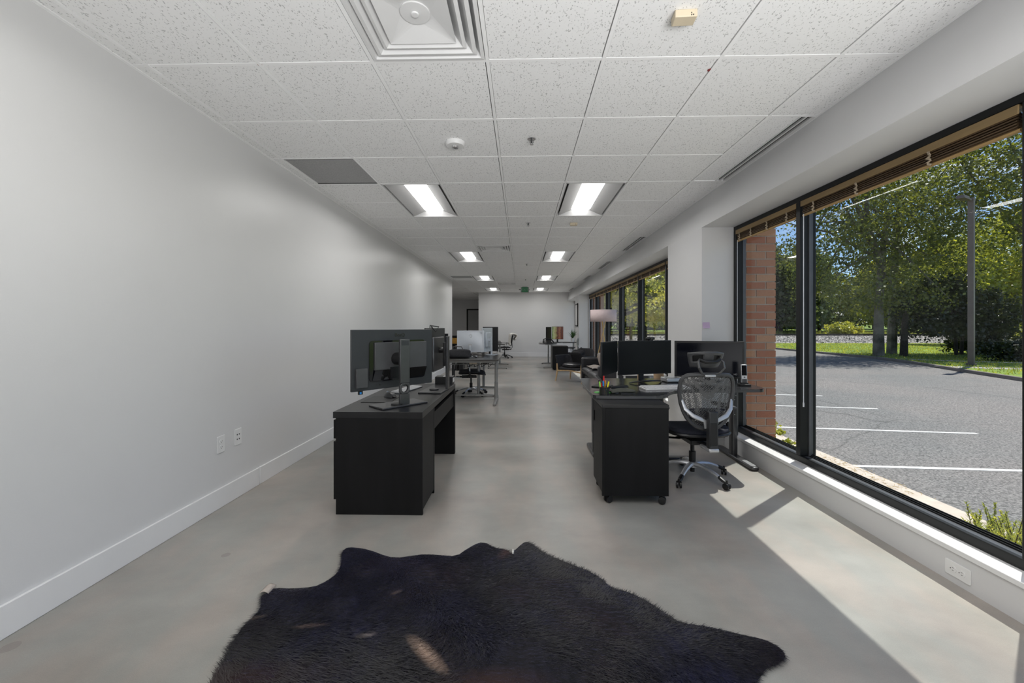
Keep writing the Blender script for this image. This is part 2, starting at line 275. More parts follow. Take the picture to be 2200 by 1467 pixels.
# ------------------------------------------------------------------ mesh helpers
class MB:
    def __init__(s): s.v = []; s.f = []
    def add(s, vs, fs, mtx=None):
        b = len(s.v)
        for p in vs:
            p = Vector(p); s.v.append(tuple(mtx @ p) if mtx is not None else tuple(p))
        s.f += [tuple(b+i for i in f) for f in fs]; return s
    def box(s, x0, x1, y0, y1, z0, z1, m=None):
        v = [(x0, y0, z0), (x1, y0, z0), (x1, y1, z0), (x0, y1, z0), (x0, y0, z1), (x1, y0, z1), (x1, y1, z1), (x0, y1, z1)]
        return s.add(v, [(0, 3, 2, 1), (4, 5, 6, 7), (0, 1, 5, 4), (1, 2, 6, 5), (2, 3, 7, 6), (3, 0, 4, 7)], m)
    def prism(s, pts, z0, z1, m=None):
        n = len(pts); v = [(x, y, z0) for x, y in pts]+[(x, y, z1) for x, y in pts]
        return s.add(v, [tuple(range(n-1, -1, -1)), tuple(range(n, 2*n))]+[(i, (i+1) % n, n+(i+1) % n, n+i) for i in range(n)], m)
    def tube(s, path, r, n=8, cap=True, flat=1.0):
        P = [Vector(p) for p in path]; R = r if isinstance(r, (list, tuple)) else [r]*len(P); vs = []; fs = []
        up = None
        for i, p in enumerate(P):
            d = (P[min(i+1, len(P)-1)]-P[max(i-1, 0)]).normalized()
            if up is None: up = Vector((0, 0, 1)) if abs(d.z) < .9 else Vector((0, 1, 0))
            a = d.cross(up).normalized(); b = a.cross(d).normalized()
            if b.length > .1: up = b
            for k in range(n):
                t = 2*PI*k/n; vs.append(p+a*math.cos(t)*R[i]+b*math.sin(t)*R[i]*flat)
        for i in range(len(P)-1):
            for k in range(n): fs.append((i*n+k, i*n+(k+1) % n, (i+1)*n+(k+1) % n, (i+1)*n+k))
        if cap: fs.append(tuple(range(n-1, -1, -1))); fs.append(tuple((len(P)-1)*n+k for k in range(n)))
        return s.add(vs, fs)
    def lathe(s, prof, n=20, m=None, cx=0, cy=0):
        vs = []; fs = []
        for r, z in prof:
            for k in range(n): vs.append((cx+r*math.cos(2*PI*k/n), cy+r*math.sin(2*PI*k/n), z))
        for i in range(len(prof)-1):
            for k in range(n): fs.append((i*n+k, i*n+(k+1) % n, (i+1)*n+(k+1) % n, (i+1)*n+k))
        fs.append(tuple(range(n-1, -1, -1))); fs.append(tuple((len(prof)-1)*n+k for k in range(n)))
        return s.add(vs, fs, m)
    def grid(s, fn, nu, nv, closed=False):
        vs = [fn(i/nu, j/nv) for i in range(nu+1) for j in range(nv+1)]
        return s.add(vs, [(i*(nv+1)+j, (i+1)*(nv+1)+j, (i+1)*(nv+1)+j+1, i*(nv+1)+j+1) for i in range(nu) for j in range(nv)])
    def build(s, name, m, parent=None, smooth=False, bevel=0, loc=None, rot=None, solid=0, sub=0, seg=2):
        me = bpy.data.meshes.new(name); me.from_pydata(s.v, [], s.f); me.update()
        if m: me.materials.append(M[m] if isinstance(m, str) else m)
        o = bpy.data.objects.new(name, me); C.objects.link(o)
        if parent: o.parent = parent
        if loc: o.location = loc
        if rot: o.rotation_euler = rot
        bm = bmesh.new(); bm.from_mesh(me); bmesh.ops.recalc_face_normals(bm, faces=bm.faces)
        bm.to_mesh(me); bm.free()
        if solid: k = o.modifiers.new('s', 'SOLIDIFY'); k.thickness = solid; k.offset = 0
        if sub: k = o.modifiers.new('u', 'SUBSURF'); k.levels = sub; k.render_levels = sub
        if bevel: k = o.modifiers.new('b', 'BEVEL'); k.width = bevel; k.segments = seg; k.limit_method = 'ANGLE'
        if smooth or bevel:
            for p in me.polygons: p.use_smooth = True
            if not (smooth is True and sub): 
                try: me.set_sharp_from_angle(angle=math.radians(38))
                except Exception: pass
        return o
def tag(o, label=None, cat=None, group=None, kind=None):
    if label: o['label'] = label
    if cat: o['category'] = cat
    if group: o['group'] = group
    if kind: o['kind'] = kind
    return o
def empty(name, loc, rz=0, label=None, cat=None, group=None, kind=None):
    o = bpy.data.objects.new(name, None); C.objects.link(o); o.location = loc; o.rotation_euler = (0, 0, rz); o.empty_display_size = .1
    return tag(o, label, cat, group, kind)
def dup(o, parent=None, loc=None):
    c = o.copy(); C.objects.link(c); c.parent = parent
    if loc is not None: c.location = loc
    return c
def copy_tree(o, parent=None, kids=None):
    c = o.copy(); C.objects.link(c); c.parent = parent
    for ch in [k for k in bpy.data.objects if k.parent == o]: copy_tree(ch, c)
    return c
def B(name, m, x0, x1, y0, y1, z0, z1, parent=None, bevel=0, **k): return MB().box(x0, x1, y0, y1, z0, z1).build(name, m, parent, bevel=bevel, **k)
def rot(a, axis='Z'): return Matrix.Rotation(a, 4, axis)
def tr(x, y, z): return Matrix.Translation((x, y, z))
def rrect(w, h, r, n=5, cx=0, cy=0):
    p = []
    for sx, sy, a0 in ((1, 1, 0), (-1, 1, PI/2), (-1, -1, PI), (1, -1, 1.5*PI)):
        for k in range(n+1):
            a = a0+PI/2*k/n; p.append((cx+sx*(w/2-r)+r*math.cos(a), cy+sy*(h/2-r)+r*math.sin(a)))
    return p

# ------------------------------------------------------------------ the room
H = 2.643; XL = -2.088; YB = 16.8; XW = 1.88; XG = 2.207; ZS = 2.283
B('floor', 'floor', -7, 2.6, -4.2, 22.2, -.2, 0)['kind'] = 'structure'
def st(o): o['kind'] = 'structure'; return o
st(B('wall_left', 'wall', XL-.15, XL, -4.2, 12.27, 0, 2.9))
st(B('wall_back', 'wall', -1.765, 2.6, YB, YB+.15, 0, 2.9))
st(B('wall_behind', 'wall', -7, 2.6, -4.35, -4.2, 0, 2.9))
st(B('wall_hall_end', 'wall', -7, -1.6, 21.9, 22.05, 0, 2.9))
st(B('wall_hall_left', 'wall', -7.1, -6.95, 12.1, 22, 0, 2.9))
st(B('wall_hall_front', 'wall', -7, XL-.15, 12.12, 12.27, 0, 2.9))
st(B('wall_hall_right', 'wall', -1.765, -1.62, YB+.15, 22, 0, 2.9))
st(B('baseboard_left', 'trim', XL, XL+.014, -4.2, 3.185, 0, .136, bevel=.003))
st(B('baseboard_left', 'trim', XL, XL+.014, 3.191, 12.26, 0, .136, bevel=.003))
st(B('baseboard_back', 'trim', -1.76, 2.1, YB-.014, YB, 0, .17, bevel=.003))
st(B('baseboard_hall', 'trim', -6.9, -1.77, 21.886, 21.9, 0, .14))
# window wall: pillars, header and low wall as one prism family
def wallprof(y0, y1, name):
    # pillar: vertical face at XW, easing back to the ceiling line
    v = [(XW, 0), (XW, ZS), (XW+.083, H), (XW+.083, 2.9), (2.33, 2.9), (2.33, 0)]
    n = 6; b = MB(); b.add([(x, y0, z) for x, z in v]+[(x, y1, z) for x, z in v], [tuple(range(n)), tuple(range(2*n-1, n-1, -1))]+[(i, n+i, n+(i+1) % n, (i+1) % n) for i in range(n)])
    return st(b.build(name, 'wallw'))
def header(y0, y1, name):
    v = [(XW, ZS), (XW+.083, H), (XW+.083, 2.9), (2.30, 2.9), (2.30, ZS)]
    n = 5; b = MB(); b.add([(x, y0, z) for x, z in v]+[(x, y1, z) for x, z in v], [tuple(range(n)), tuple(range(2*n-1, n-1, -1))]+[(i, n+i, n+(i+1) % n, (i+1) % n) for i in range(n)])
    return st(b.build(name, 'wallw'))
for y0, y1, n in ((4.292, 5.272, 'wall_right_pillar'), (13.33, 14.25, 'wall_right_pier'), (-4.2, -3.4, 'wall_right_rear')): wallprof(y0, y1, n)
for y0, y1 in ((-3.4, 4.292), (5.272, 13.33), (14.25, YB)): header(y0, y1, 'wall_right_header')
for y0, y1 in ((-3.4, 4.292), (5.272, 13.33), (14.25, YB)):
    st(B('wall_right_low', 'wallw', 2.112, 2.26, y0, y1, 0, .150))
    st(B('wall_right_outside', 'concrete', 2.26, 2.33, y0, y1, -1.3, .15))
    st(B('trim_window_ledge', 'trim', 2.104, 2.225, y0, y1, .150, .178, bevel=.004))

# ceiling: backing, grid bars and every tile its own piece
ceil = st(B('ceiling', 'gapshadow', -7, 2.33, -4.2, 22, H+.06, H+.2))
TX, TY, X0, Y0 = .6045, .6058, -1.99, 2.13
def gx(i): return X0+TX*i
def gy(k): return Y0+TY*k
def grid_bar(x0, x1, y0, y1): return B('grid_bar', 'grid', x0, x1, y0, y1, H-.003, H+.02, ceil)
for i in range(7): grid_bar(gx(i)-.0095, gx(i)+.0095, -4.2, YB)
grid_bar(XL, XL+.02, -4.2, 12.27); grid_bar(XW+.063, XW+.083, -4.2, YB)
TROF = {(i, k) for i in (1, 4) for k0 in (-9, -3, 3, 9, 15, 21) for k in (k0, k0+1)}
DIFF = {(2, -1), (2, 8), (2, 18)}; GRIL = {(0, 2), (0, 15)}
SLOT = {(6, k) for k0 in (1, 7, 11, 15, 21) for k in (k0, k0+1)}
def tmesh(name, w, d, cell=None):
    o = MB().box(0, w, 0, d, 0, .012).build(name, 'tile', ceil); return o
rear = MB(); rcb = MB()
for k in range(-10, 25):
    for i in range(-1, 7):
        if ((i, k) in TROF and (i, k-1) in TROF and k % 6 == 4) or ((i, k) in SLOT and (i, k-1) in SLOT): continue
        xa = XL if i == -1 else gx(i)+.0095; xb = XW+.083 if i == 6 else gx(i+1)-.0095
        if k < -1: rcb.box(xa, xb, gy(k)-.011, gy(k)+.011, H, H+.018)
        else: B('grid_crossbar', 'grid', xa, xb, gy(k)-.0105, gy(k)+.0105, H-.0012, H+.018, ceil)
rcb.build('rear_crossbars', 'grid', ceil)['kind'] = 'stuff'
for k in range(-10, 25):
    for i in range(-1, 7):
        if (i, k) in TROF or (i, k) in DIFF or (i, k) in GRIL or (i, k) in SLOT: continue
        xa = XL if i == -1 else gx(i)+.0115; xb = XW+.08 if i == 6 else gx(i+1)-.0145
        ya = gy(k)+.0115; yb = min(gy(k+1)-.0145, YB)
        if i < 0 and k >= 17: xa = gx(-1)+.0125
        if k < -1: rear.box(xa, xb, ya, yb, H+.001, H+.013); continue
        dz = random.uniform(-.0004, .0004)-.0054
        tmesh('ceiling_tile', xb-xa, yb-ya).location = (xa, ya, H+.006+dz)
rear.build('rear_ceiling_tiles', 'tile', ceil)['kind'] = 'stuff'
b = MB()
for i in range(-4, 0): b.box(gx(i)-.012, gx(i)+.012, 12.27, 21.9, H-.0015, H+.02)
for k in range(17, 33): b.box(-6.9, -1.77 if gy(k) > YB else XL, gy(k)-.012, gy(k)+.012, H-.0012, H+.02)
b.build('hall_grid_bars', 'grid', ceil)['kind'] = 'stuff'
for i in range(-4, 1):
    for k in range(17, 33):
        if i >= 0 and gy(k) < YB-.3: continue
        if i == -1 and k < 17: continue
        xb = min(gx(i+1), -1.77)
        if (i, k) in ((-1, 21), (-1, 28), (-4, 19), (-4, 20), (-4, 25), (-4, 26)): continue
        tmesh('ceiling_tile', xb-gx(i)-.025, TY-.006).location = (gx(i)+.0125, gy(k)+.003, H+.0035)
MB().box(-7, gx(-4), 12.2, 21.9, H+.005, H+.018).box(gx(-1), -1.77, 12.27, 12.5, H+.006, H+.018).build('hall_ceiling_rest', 'tile', ceil)['kind'] = 'stuff'

# troffers
def troffer(i, k, label):
    e = empty('ceiling_light', (gx(i)+TX/2, gy(k)+TY, H), 0, label, 'ceiling light', 'recessed ceiling lights')
    w, l = TX/2-.012, TY-.012
    b = MB().box(-w, w, -l, -l+.02, -.002, .05).box(-w, w, l-.02, l, -.002, .05).box(-w, -w+.006, -l, l, -.002, .05).box(w-.006, w, -l, l, -.002, .05)
    b.build('frame', 'vent', e)
    MB().box(-w+.006, -w+.026, -l+.03, l-.03, .03, .05).box(w-.026, w-.006, -l+.03, l-.03, .03, .05).build('return_slot', 'slotblack', e)
    p = MB()
    for s_ in (-1, 1):
        p.add([(s_*(w-.026), -l+.02, 0), (s_*(w-.026), l-.02, 0), (s_*.115, l-.06, .055), (s_*.115, -l+.06, .055)], [(0, 1, 2, 3)])
        p.add([(-w+.026, s_*(l-.02), 0), (w-.026, s_*(l-.02), 0), (.115, s_*(l-.06), .055), (-.115, s_*(l-.06), .055)], [(0, 1, 2, 3)])
    p.box(-w, w, -l, l, .056, .058)
    p.build('reflector', 'pan', e)
    def fn(u, v):
        x = -.115+.23*u; y = (v*2-1)*(l-.06); ed = max(0, (abs(v*2-1)-.93)/.07)
        return (x*(1-.12*ed), y, .056-.014*math.cos((u-.5)*PI)*(1-.35*ed))
    MB().grid(fn, 10, 20).build('lens', 'lens', e, smooth=True)
    return e
names = {3: 'nearest the camera, just past the grey grille', 9: 'in the second pair beside the far square vent', 15: 'in the third pair down the ceiling', 21: 'in the farthest pair by the back wall', -3: 'in the pair above the camera', -9: 'in the pair behind the camera'}
for k0 in (3, 9, 15, 21, -3, -9):
    for i, sd in ((1, 'left'), (4, 'right')):
        troffer(i, k0, f'white recessed strip light, {sd} row, {names[k0]}')

troffer(-4, 19, 'added white strip light, out of view in the side hall, nearer the room'); troffer(-4, 25, 'added white strip light, out of view deep in the side hall')  # both lights are added out of view to lighten the hall
# square supply diffusers
def diffuser(x, y, label, dark=False):
    e = empty('ceiling_vent', (x, y, H), 0, label, 'ceiling vent', 'square ceiling vents'); h = TX/2-.013
    def ring(name, prof, m='vent'):
        b = MB(); v = []; f = []
        for r, z in prof: v += [(-r, -r, z), (r, -r, z), (r, r, z), (-r, r, z)]
        for j in range(len(prof)-1):
            for q in range(4): f.append((j*4+q, j*4+(q+1) % 4, j*4+4+(q+1) % 4, j*4+4+q))
        return b.add(v, f).build(name, m, e)
    ring('frame', [(h, .015), (h, -.004), (h-.018, -.006), (h-.022, .004), (h-.055, .052)])
    ring('louver', [(h-.036, -.002), (h-.055, -.006), (h-.10, .046)])
    ring('louver', [(h-.083, .0), (h-.10, -.006), (h-.145, .042)])
    MB().box(-h, h, -h, h, .068, .072).build('backing', 'slotblack', e)
    a = h-.128; v = [(-a, -a, -.004), (a, -a, -.004), (a, a, -.004), (-a, a, -.004)]; n = 20
    v += [(.068*math.cos(2*PI*(q+.5)/n), .068*math.sin(2*PI*(q+.5)/n), .028) for q in range(n)]
    f = [(q, (q+1) % 4, 4+(5*((q+3) % 4)+2) % n) for q in range(4)]
    corner = lambda q: min(range(4), key=lambda c: (v[c][0]/a-v[q][0]/.068*.9)**2+(v[c][1]/a-v[q][1]/.068*.9)**2)
    f = []
    for q in range(n):
        p1, p2 = 4+q, 4+(q+1) % n; c1, c2 = corner(p1), corner(p2)
        f.append((p1, p2, c1)); 
        if c1 != c2: f.append((c1, p2, c2))
    f.append(tuple(4+q for q in range(n)))
    MB().add(v, f).build('center_plate', 'vent', e)
    MB().lathe([(.066, .026), (.066, .020), (.02, .018)], 24).build('damper_disc', 'vent', e)
    MB().lathe([(.017, .02), (.017, .012), (.013, .011)], 16).build('screw_cap', 'whitep', e)
diffuser(gx(2)+TX/2, gy(-1)+TY/2, 'large white square louvered vent overhead nearest the camera')
diffuser(gx(2)+TX/2, gy(8)+TY/2, 'white square louvered vent between the second pair of ceiling lights')
diffuser(gx(2)+TX/2, gy(18)+TY/2, 'small distant square vent in front of the green exit sign')
diffuser(gx(-1)+TX/2, gy(21)+TY/2, 'dim square vent in the hall ceiling, nearer the room corner')
diffuser(gx(-1)+TX/2, gy(28)+TY/2, 'dim square vent deep in the hall ceiling above the door')
for (i, k), lb in (((0, 2), 'grey return air grille beside the left wall, nearest'), ((0, 15), 'grey return air grille at the far end near the hall opening')):
    e = empty('return_grille', (gx(i)+TX/2, gy(k)+TY/2, H), 0, lb, 'ceiling vent', 'flat grey return grilles')
    MB().box(-.29, .29, -.29, .29, .004, .012).build('perforated_panel', 'grille', e)
    [MB().box(-.292, .292, q_*.288-.004, q_*.288+.004, -.001, .012).build('rim', 'slotblack' if k == 2 else 'grid', e) for q_ in (-1, 1)]
nm = {1: 'nearest the camera above the first window', 7: 'above the start of the second window', 11: 'above the middle of the second window', 15: 'fourth from the camera, above the far part of the second window', 21: 'farthest one, by the back wall'}
for k0, lb in nm.items():
    e = empty('slot_vent', (0, gy(k0), H), 0, 'linear twin-slot ceiling vent '+lb, 'ceiling vent', 'linear slot vents'); l = 2*TY
    xa, xb = gx(6)+.012, XW+.064
    MB().box(xa, 1.846, .01, l-.01, .004, .016).build('filler_tile', 'tile', e)
    for p_, q_ in ((1.846, 1.856), (1.884, 1.898), (1.926, xb+.01)): MB().box(p_, q_, .012, l-.012, -.003, .012).build('blade', 'vent', e)
    MB().box(1.846, xb+.005, .012, l-.012, .045, .055).box(1.846, 1.850, .012, l-.012, .012, .05).box(xb, xb+.004, .012, l-.012, .012, .05).build('dark_throat', 'slotblack', e)
# small ceiling devices
e = empty('smoke_detector', (-.499, 3.071, H), .3, 'round white smoke detector on the ceiling before the first lights', 'detector')
MB().lathe([(.072, 0), (.072, -.018), (.064, -.03), (.03, -.032)], 28).build('housing', 'whitep', e, smooth=True)
MB().lathe([(.027, -.031), (.024, -.042), (.01, -.046)], 18).build('strobe_lens', 'chrome', e, smooth=True)
MB().box(-.012, .012, .035, .042, -.034, -.03).build('indicator', 'slotblack', e)
for x, y, lb in ((.076, 3.023, 'chrome sprinkler head nearest the camera'), (.094, 5.493, 'chrome sprinkler head between the first pair of lights'), (.121, 9.113, 'chrome sprinkler head just before the second pair of lights ends'), (.124, 12.044, 'tiny farthest chrome sprinkler head before the exit sign')):
    e = empty('sprinkler', (x, y, H), 0, lb, 'sprinkler', 'ceiling sprinkler heads')
    MB().lathe([(.030, 0), (.030, -.004), (.012, -.006)], 18).build('escutcheon', 'chrome', e, smooth=True)
    MB().tube([(0, 0, 0), (0, 0, -.03)], .007).tube([(-.012, 0, -.012), (-.012, 0, -.03), (0, 0, -.042)], .002, 5).tube([(.012, 0, -.012), (.012, 0, -.03), (0, 0, -.042)], .002, 5).build('nozzle', 'dmetal', e)
    MB().lathe([(.014, -.042), (.014, -.044)], 12).build('deflector', 'chrome', e)
for x, y, lb in ((.724, 1.83, 'cream sensor box on the ceiling nearest the camera'), (.705, 5.507, 'small distant cream sensor box beyond the right light')):
    e = empty('sensor_box', (x, y, H), -.05, lb, 'sensor', 'cream ceiling sensors')
    MB().box(-.048, .048, -.03, .03, -.034, 0).build('body', 'cream', e, bevel=.004); MB().box(.02, .024, -.031, -.029, -.03, -.024).box(.028, .032, -.031, -.029, -.03, -.024).box(.02, .024, -.031, -.029, -.02, -.016).build('indicator', 'slotblack', e)
for x, y, lb in ((-1.387, 2.133, 'tiny dark red dot sticker on the left grid crossing'), (1.021, 2.233, 'tiny dark red dot sticker right of the centre aisle')):
    tag(MB().lathe([(.012, -.0025), (.012, 0)], 14).build('dot_sticker', 'dred', loc=(x, y, H)), lb, 'sticker')
# exit sign
e = empty('exit_sign', (.125, 14.35, H), 0, 'green EXIT sign hanging below the ceiling near the back wall', 'sign')
MB().box(-.145, .145, -.02, .02, -.205, -.02).build('housing', 'legmetal', e, bevel=.006)
MB().box(-.115, .115, -.024, -.020, -.195, -.02).build('face_plate', 'signg', e)
MB().box(-.09, .09, -.02, .02, -.02, 0).build('canopy', 'legmetal', e)
MB().tube([(-.145, 0, -.11), (-.185, 0, -.10), (-.20, -.02, -.10)], .014).build('emergency_lamp', 'dmetal', e); MB().tube([(.145, 0, -.11), (.165, 0, -.11)], .014).build('emergency_lamp', 'dmetal', e)
def text(body, size, m, parent, loc, rot_, name='lettering', ext=.001):
    cu = bpy.data.curves.new(name, 'FONT'); cu.body = body; cu.size = size; cu.extrude = ext; cu.align_x = 'CENTER'; cu.align_y = 'CENTER'
    t_ = bpy.data.objects.new('tmp', cu); C.objects.link(t_); bpy.context.view_layer.update()
    me = bpy.data.meshes.new_from_object(t_.evaluated_get(bpy.context.evaluated_depsgraph_get())); bpy.data.objects.remove(t_)
    me.materials.clear(); me.materials.append(M[m]); o = bpy.data.objects.new(name, me); C.objects.link(o); o.parent = parent; o.location = loc; o.rotation_euler = rot_; return o
text('EXIT', .118, 'signl', e, (0, -.0255, -.11), (PI/2, 0, 0), ext=.0015)

# ------------------------------------------------------------------ windows
def window(n, y0, y1, mulls, hidden=False):
    wn = empty(f'window_{n}', (0, 0, 0)); wn['kind'] = 'structure'
    MB().box(XG, XG+.10, y0, y1, 2.243, ZS).build('head_bar', 'frame', wn, bevel=.003)
    MB().box(XG, XG+.03, y0, y1, .178, .228).build('sill_bar', 'frame', wn, bevel=.004)
    MB().box(XG+.03, XG+.125, y0, y1, .178, .224).build('sill_cap', 'sill', wn)
    for q in range(3): MB().box(XG+.068+q*.011, XG+.073+q*.011, y0, y1, .224, .232+q*.006).build('glazing_bead', 'frame', wn)
    MB().box(XG, XG+.10, y0, y0+.04, .228, 2.243).build('jamb_bar', 'frame', wn, bevel=.003)
    MB().box(XG, XG+.10, y1-.05, y1, .228, 2.243).build('jamb_bar', 'frame', wn, bevel=.003)
    for ym in mulls: MB().box(XG, XG+.125, ym-.05, ym, .228, 2.243).build('mullion', 'frame', wn, bevel=.004)
    edges = [y0+.04]+sorted(sum([[m_-.05, m_] for m_ in mulls], []))+[y1-.05]
    for a, b_ in zip(edges[::2], edges[1::2]):
        MB().box(XG+.078, XG+.083, a, b_, .228, 2.243).build('pane', 'glass', wn)
        MB().box(XG+.066, XG+.095, a, a+.008, .228, 2.243).box(XG+.066, XG+.095, b_-.008, b_, .228, 2.243).build('pane_stop', 'sill', wn)
    return edges
E1 = window(1, -3.4, 4.292, [.37, 1.85, 3.33, -1.11, -2.59]); E2 = window(2, 5.272, 13.33, [6.32, 7.80, 9.29, 10.75, 12.25]); E3 = window(3, 14.25, YB, [15.5])
def blind(y0, y1, label, ties, side=1, n=12):
    e = empty('bamboo_blind', (XG+.018, y0, 2.24), 0, label, 'window blind', 'rolled-up bamboo blinds'); l = y1-y0
    MB().box(-.022, -.014, 0, l, -.042, 0).box(-.014, .02, 0, l, -.008, 0).build('valance', 'bamboo', e, bevel=.002)
    for q in range(n):
        z = -.03-.0062*q*(12/n); x = -.008+.010*(q % 2)+random.uniform(-.002, .002)
        MB().box(x-.008, x+.016, .008+random.uniform(0, .006), l-.01-random.uniform(0, .006), z-.0058, z).build('slat', 'bamboodk', e)
    MB().tube([(.0, .004, -.112), (.0, l-.004, -.112)], .0095, 10).build('bottom_rail', 'rail', e, smooth=True)
    for t_ in ties:
        b = MB(); pts = [(-.022+.004*math.sin(q*2.1), l*t_+.006*math.sin(q*1.7), -.04-.0075*q) for q in range(11)]
        b.tube(pts, [.005+.0018*math.sin(q*3.3) for q in range(11)], 6).tube([(p[0]-.002, p[1]+.007*math.cos(j*1.3), p[2]) for j, p in enumerate(pts)], .0035, 5)
        b.build('cord_tie', 'cord', e)
    return e
bl = [(3.33+.0, 4.245, 'bamboo blind rolled up left of the thick mullion in the near window', (.12, .42, .70, .92)),
      (1.86, 3.272, 'long bamboo blind rolled up over the nearest big pane', (.90, .62, .28))]
bb = [blind(a, b_, lb, list(ti)) for a, b_, lb, ti in bl]
def pend(e, name, path, r):
    o_ = Vector(e.location); MB().tube([Vector(p)-o_ for p in path], r, 6).build(name, 'wand', e)
pend(bb[1], 'wand', [(2.204, 3.236, 2.13), (2.204, 3.236, .66), (2.204, 3.236, .655), (2.204, 3.236, .625)], [.0035, .0035, .006, .006]); pend(bb[0], 'pull_cord', [(2.200, 4.205, 2.13), (2.200, 4.205, .45)], .003)
for j, (a, b_) in enumerate(list(zip(E2[::2], E2[1::2]))):
    pos = ['nearest the pillar', 'second from the pillar', 'third from the pillar', 'fourth from the pillar', 'fifth from the pillar', 'at the far jamb'][j]
    e = blind(a, b_, f'bamboo blind of the second window, {pos}', (.15, .5, .85) if b_-a > 1.2 else (.3, .7), n=8)
pend(e, 'pull_cord', [(2.20, 13.2, 2.13), (2.20, 13.2, .5)], .006)

# outlets, note, picture frame, door
def outlet(loc, r, label, four=False, horiz=False):
    e = empty('wall_outlet', loc, 0, label, 'outlet'); e.rotation_euler = r
    w_, h_ = (.058, .036) if horiz else (.036, .058)
    MB().prism(rrect(w_*2, h_*2, .006), 0, .005).build('cover_plate', 'whitep', e, bevel=.0015)
    b = MB()
    if four:
        for x in (-.011, .011):
            for y in (-.017, .017): b.lathe([(.0055, .005), (.0055, .0058)], 12, tr(x, y, 0))
        b.build('jack', 'dmetal', e)
    else:
        fc = MB()
        for s_ in (-1, 1):
            cx, cy_ = (s_*.02, 0) if horiz else (0, s_*.02)
            fc.lathe([(.0165, .005), (.0165, .0072)], 20, tr(cx, cy_, 0))
            for a, c2 in ((-.006, .002), (.006, .002)): 
                px_, py_ = (cx+c2, cy_+a) if horiz else (cx+a, cy_+c2)
                b.box(px_-.0035 if horiz else px_-.001, px_+.0035 if horiz else px_+.001, py_-.001 if horiz else py_-.0035, py_+.001 if horiz else py_+.0035, .0072, .0078)
            gx_, gy_ = (cx-.009, cy_) if horiz else (cx, cy_-.008)
            b.lathe([(.0024, .0072), (.0024, .0078)], 8, tr(gx_, gy_, 0))
        fc.build('socket_face', 'whitep', e); b.build('slots', 'slotblack', e)
outlet((XL, 2.785, .435), (PI/2, 0, PI/2), 'white duplex outlet low on the left wall, nearer of two')
outlet((XL, 2.955, .442), (PI/2, 0, PI/2), 'white four-jack data plate low on the left wall, beside the duplex outlet', four=True)
outlet((2.112, 2.02, .07), (PI/2, 0, -PI/2), 'white sideways outlet in the low wall under the near window', horiz=True)
e = tag(MB().grid(lambda u, v: (1.887+.072*u+.008*v*(1-u)*0, 4.289-.012*(1-v)**2, 1.232+.062*v+.003*u), 6, 6).build('sticky_note', 'purple', solid=.0006), 'small purple sticky note on the white pillar side by the window', 'note')
e = empty('picture_frame', (XW, 13.55, 1.63), 0, 'black framed picture on the far pier beside the back wall', 'picture')
MB().box(-.03, 0, -.02, .62, -.38, -.34).box(-.03, 0, -.02, .62, .34, .38).box(-.03, 0, -.02, .02, -.38, .38).box(-.03, 0, .58, .62, -.38, .38).build('frame', 'black', e)
MB().box(-.018, 0, .02, .58, -.34, .34).build('print', 'whitep', e)
dr = empty('door_1', (-2.40, 21.9, 0)); dr['kind'] = 'structure'
MB().box(-.54, -.47, -.05, .0, 0, 2.18).box(.47, .54, -.05, .0, 0, 2.18).box(-.54, .54, -.05, .0, 2.11, 2.18).build('door_frame', 'slotblack', dr)
MB().box(-.47, .47, -.03, .0, 0, 2.11).build('door_leaf', 'doorg', dr); MB().tube([(-.40, -.03, 1.0), (-.40, -.08, 1.0), (-.30, -.08, 1.0)], .01).build('handle', 'chrome', dr)
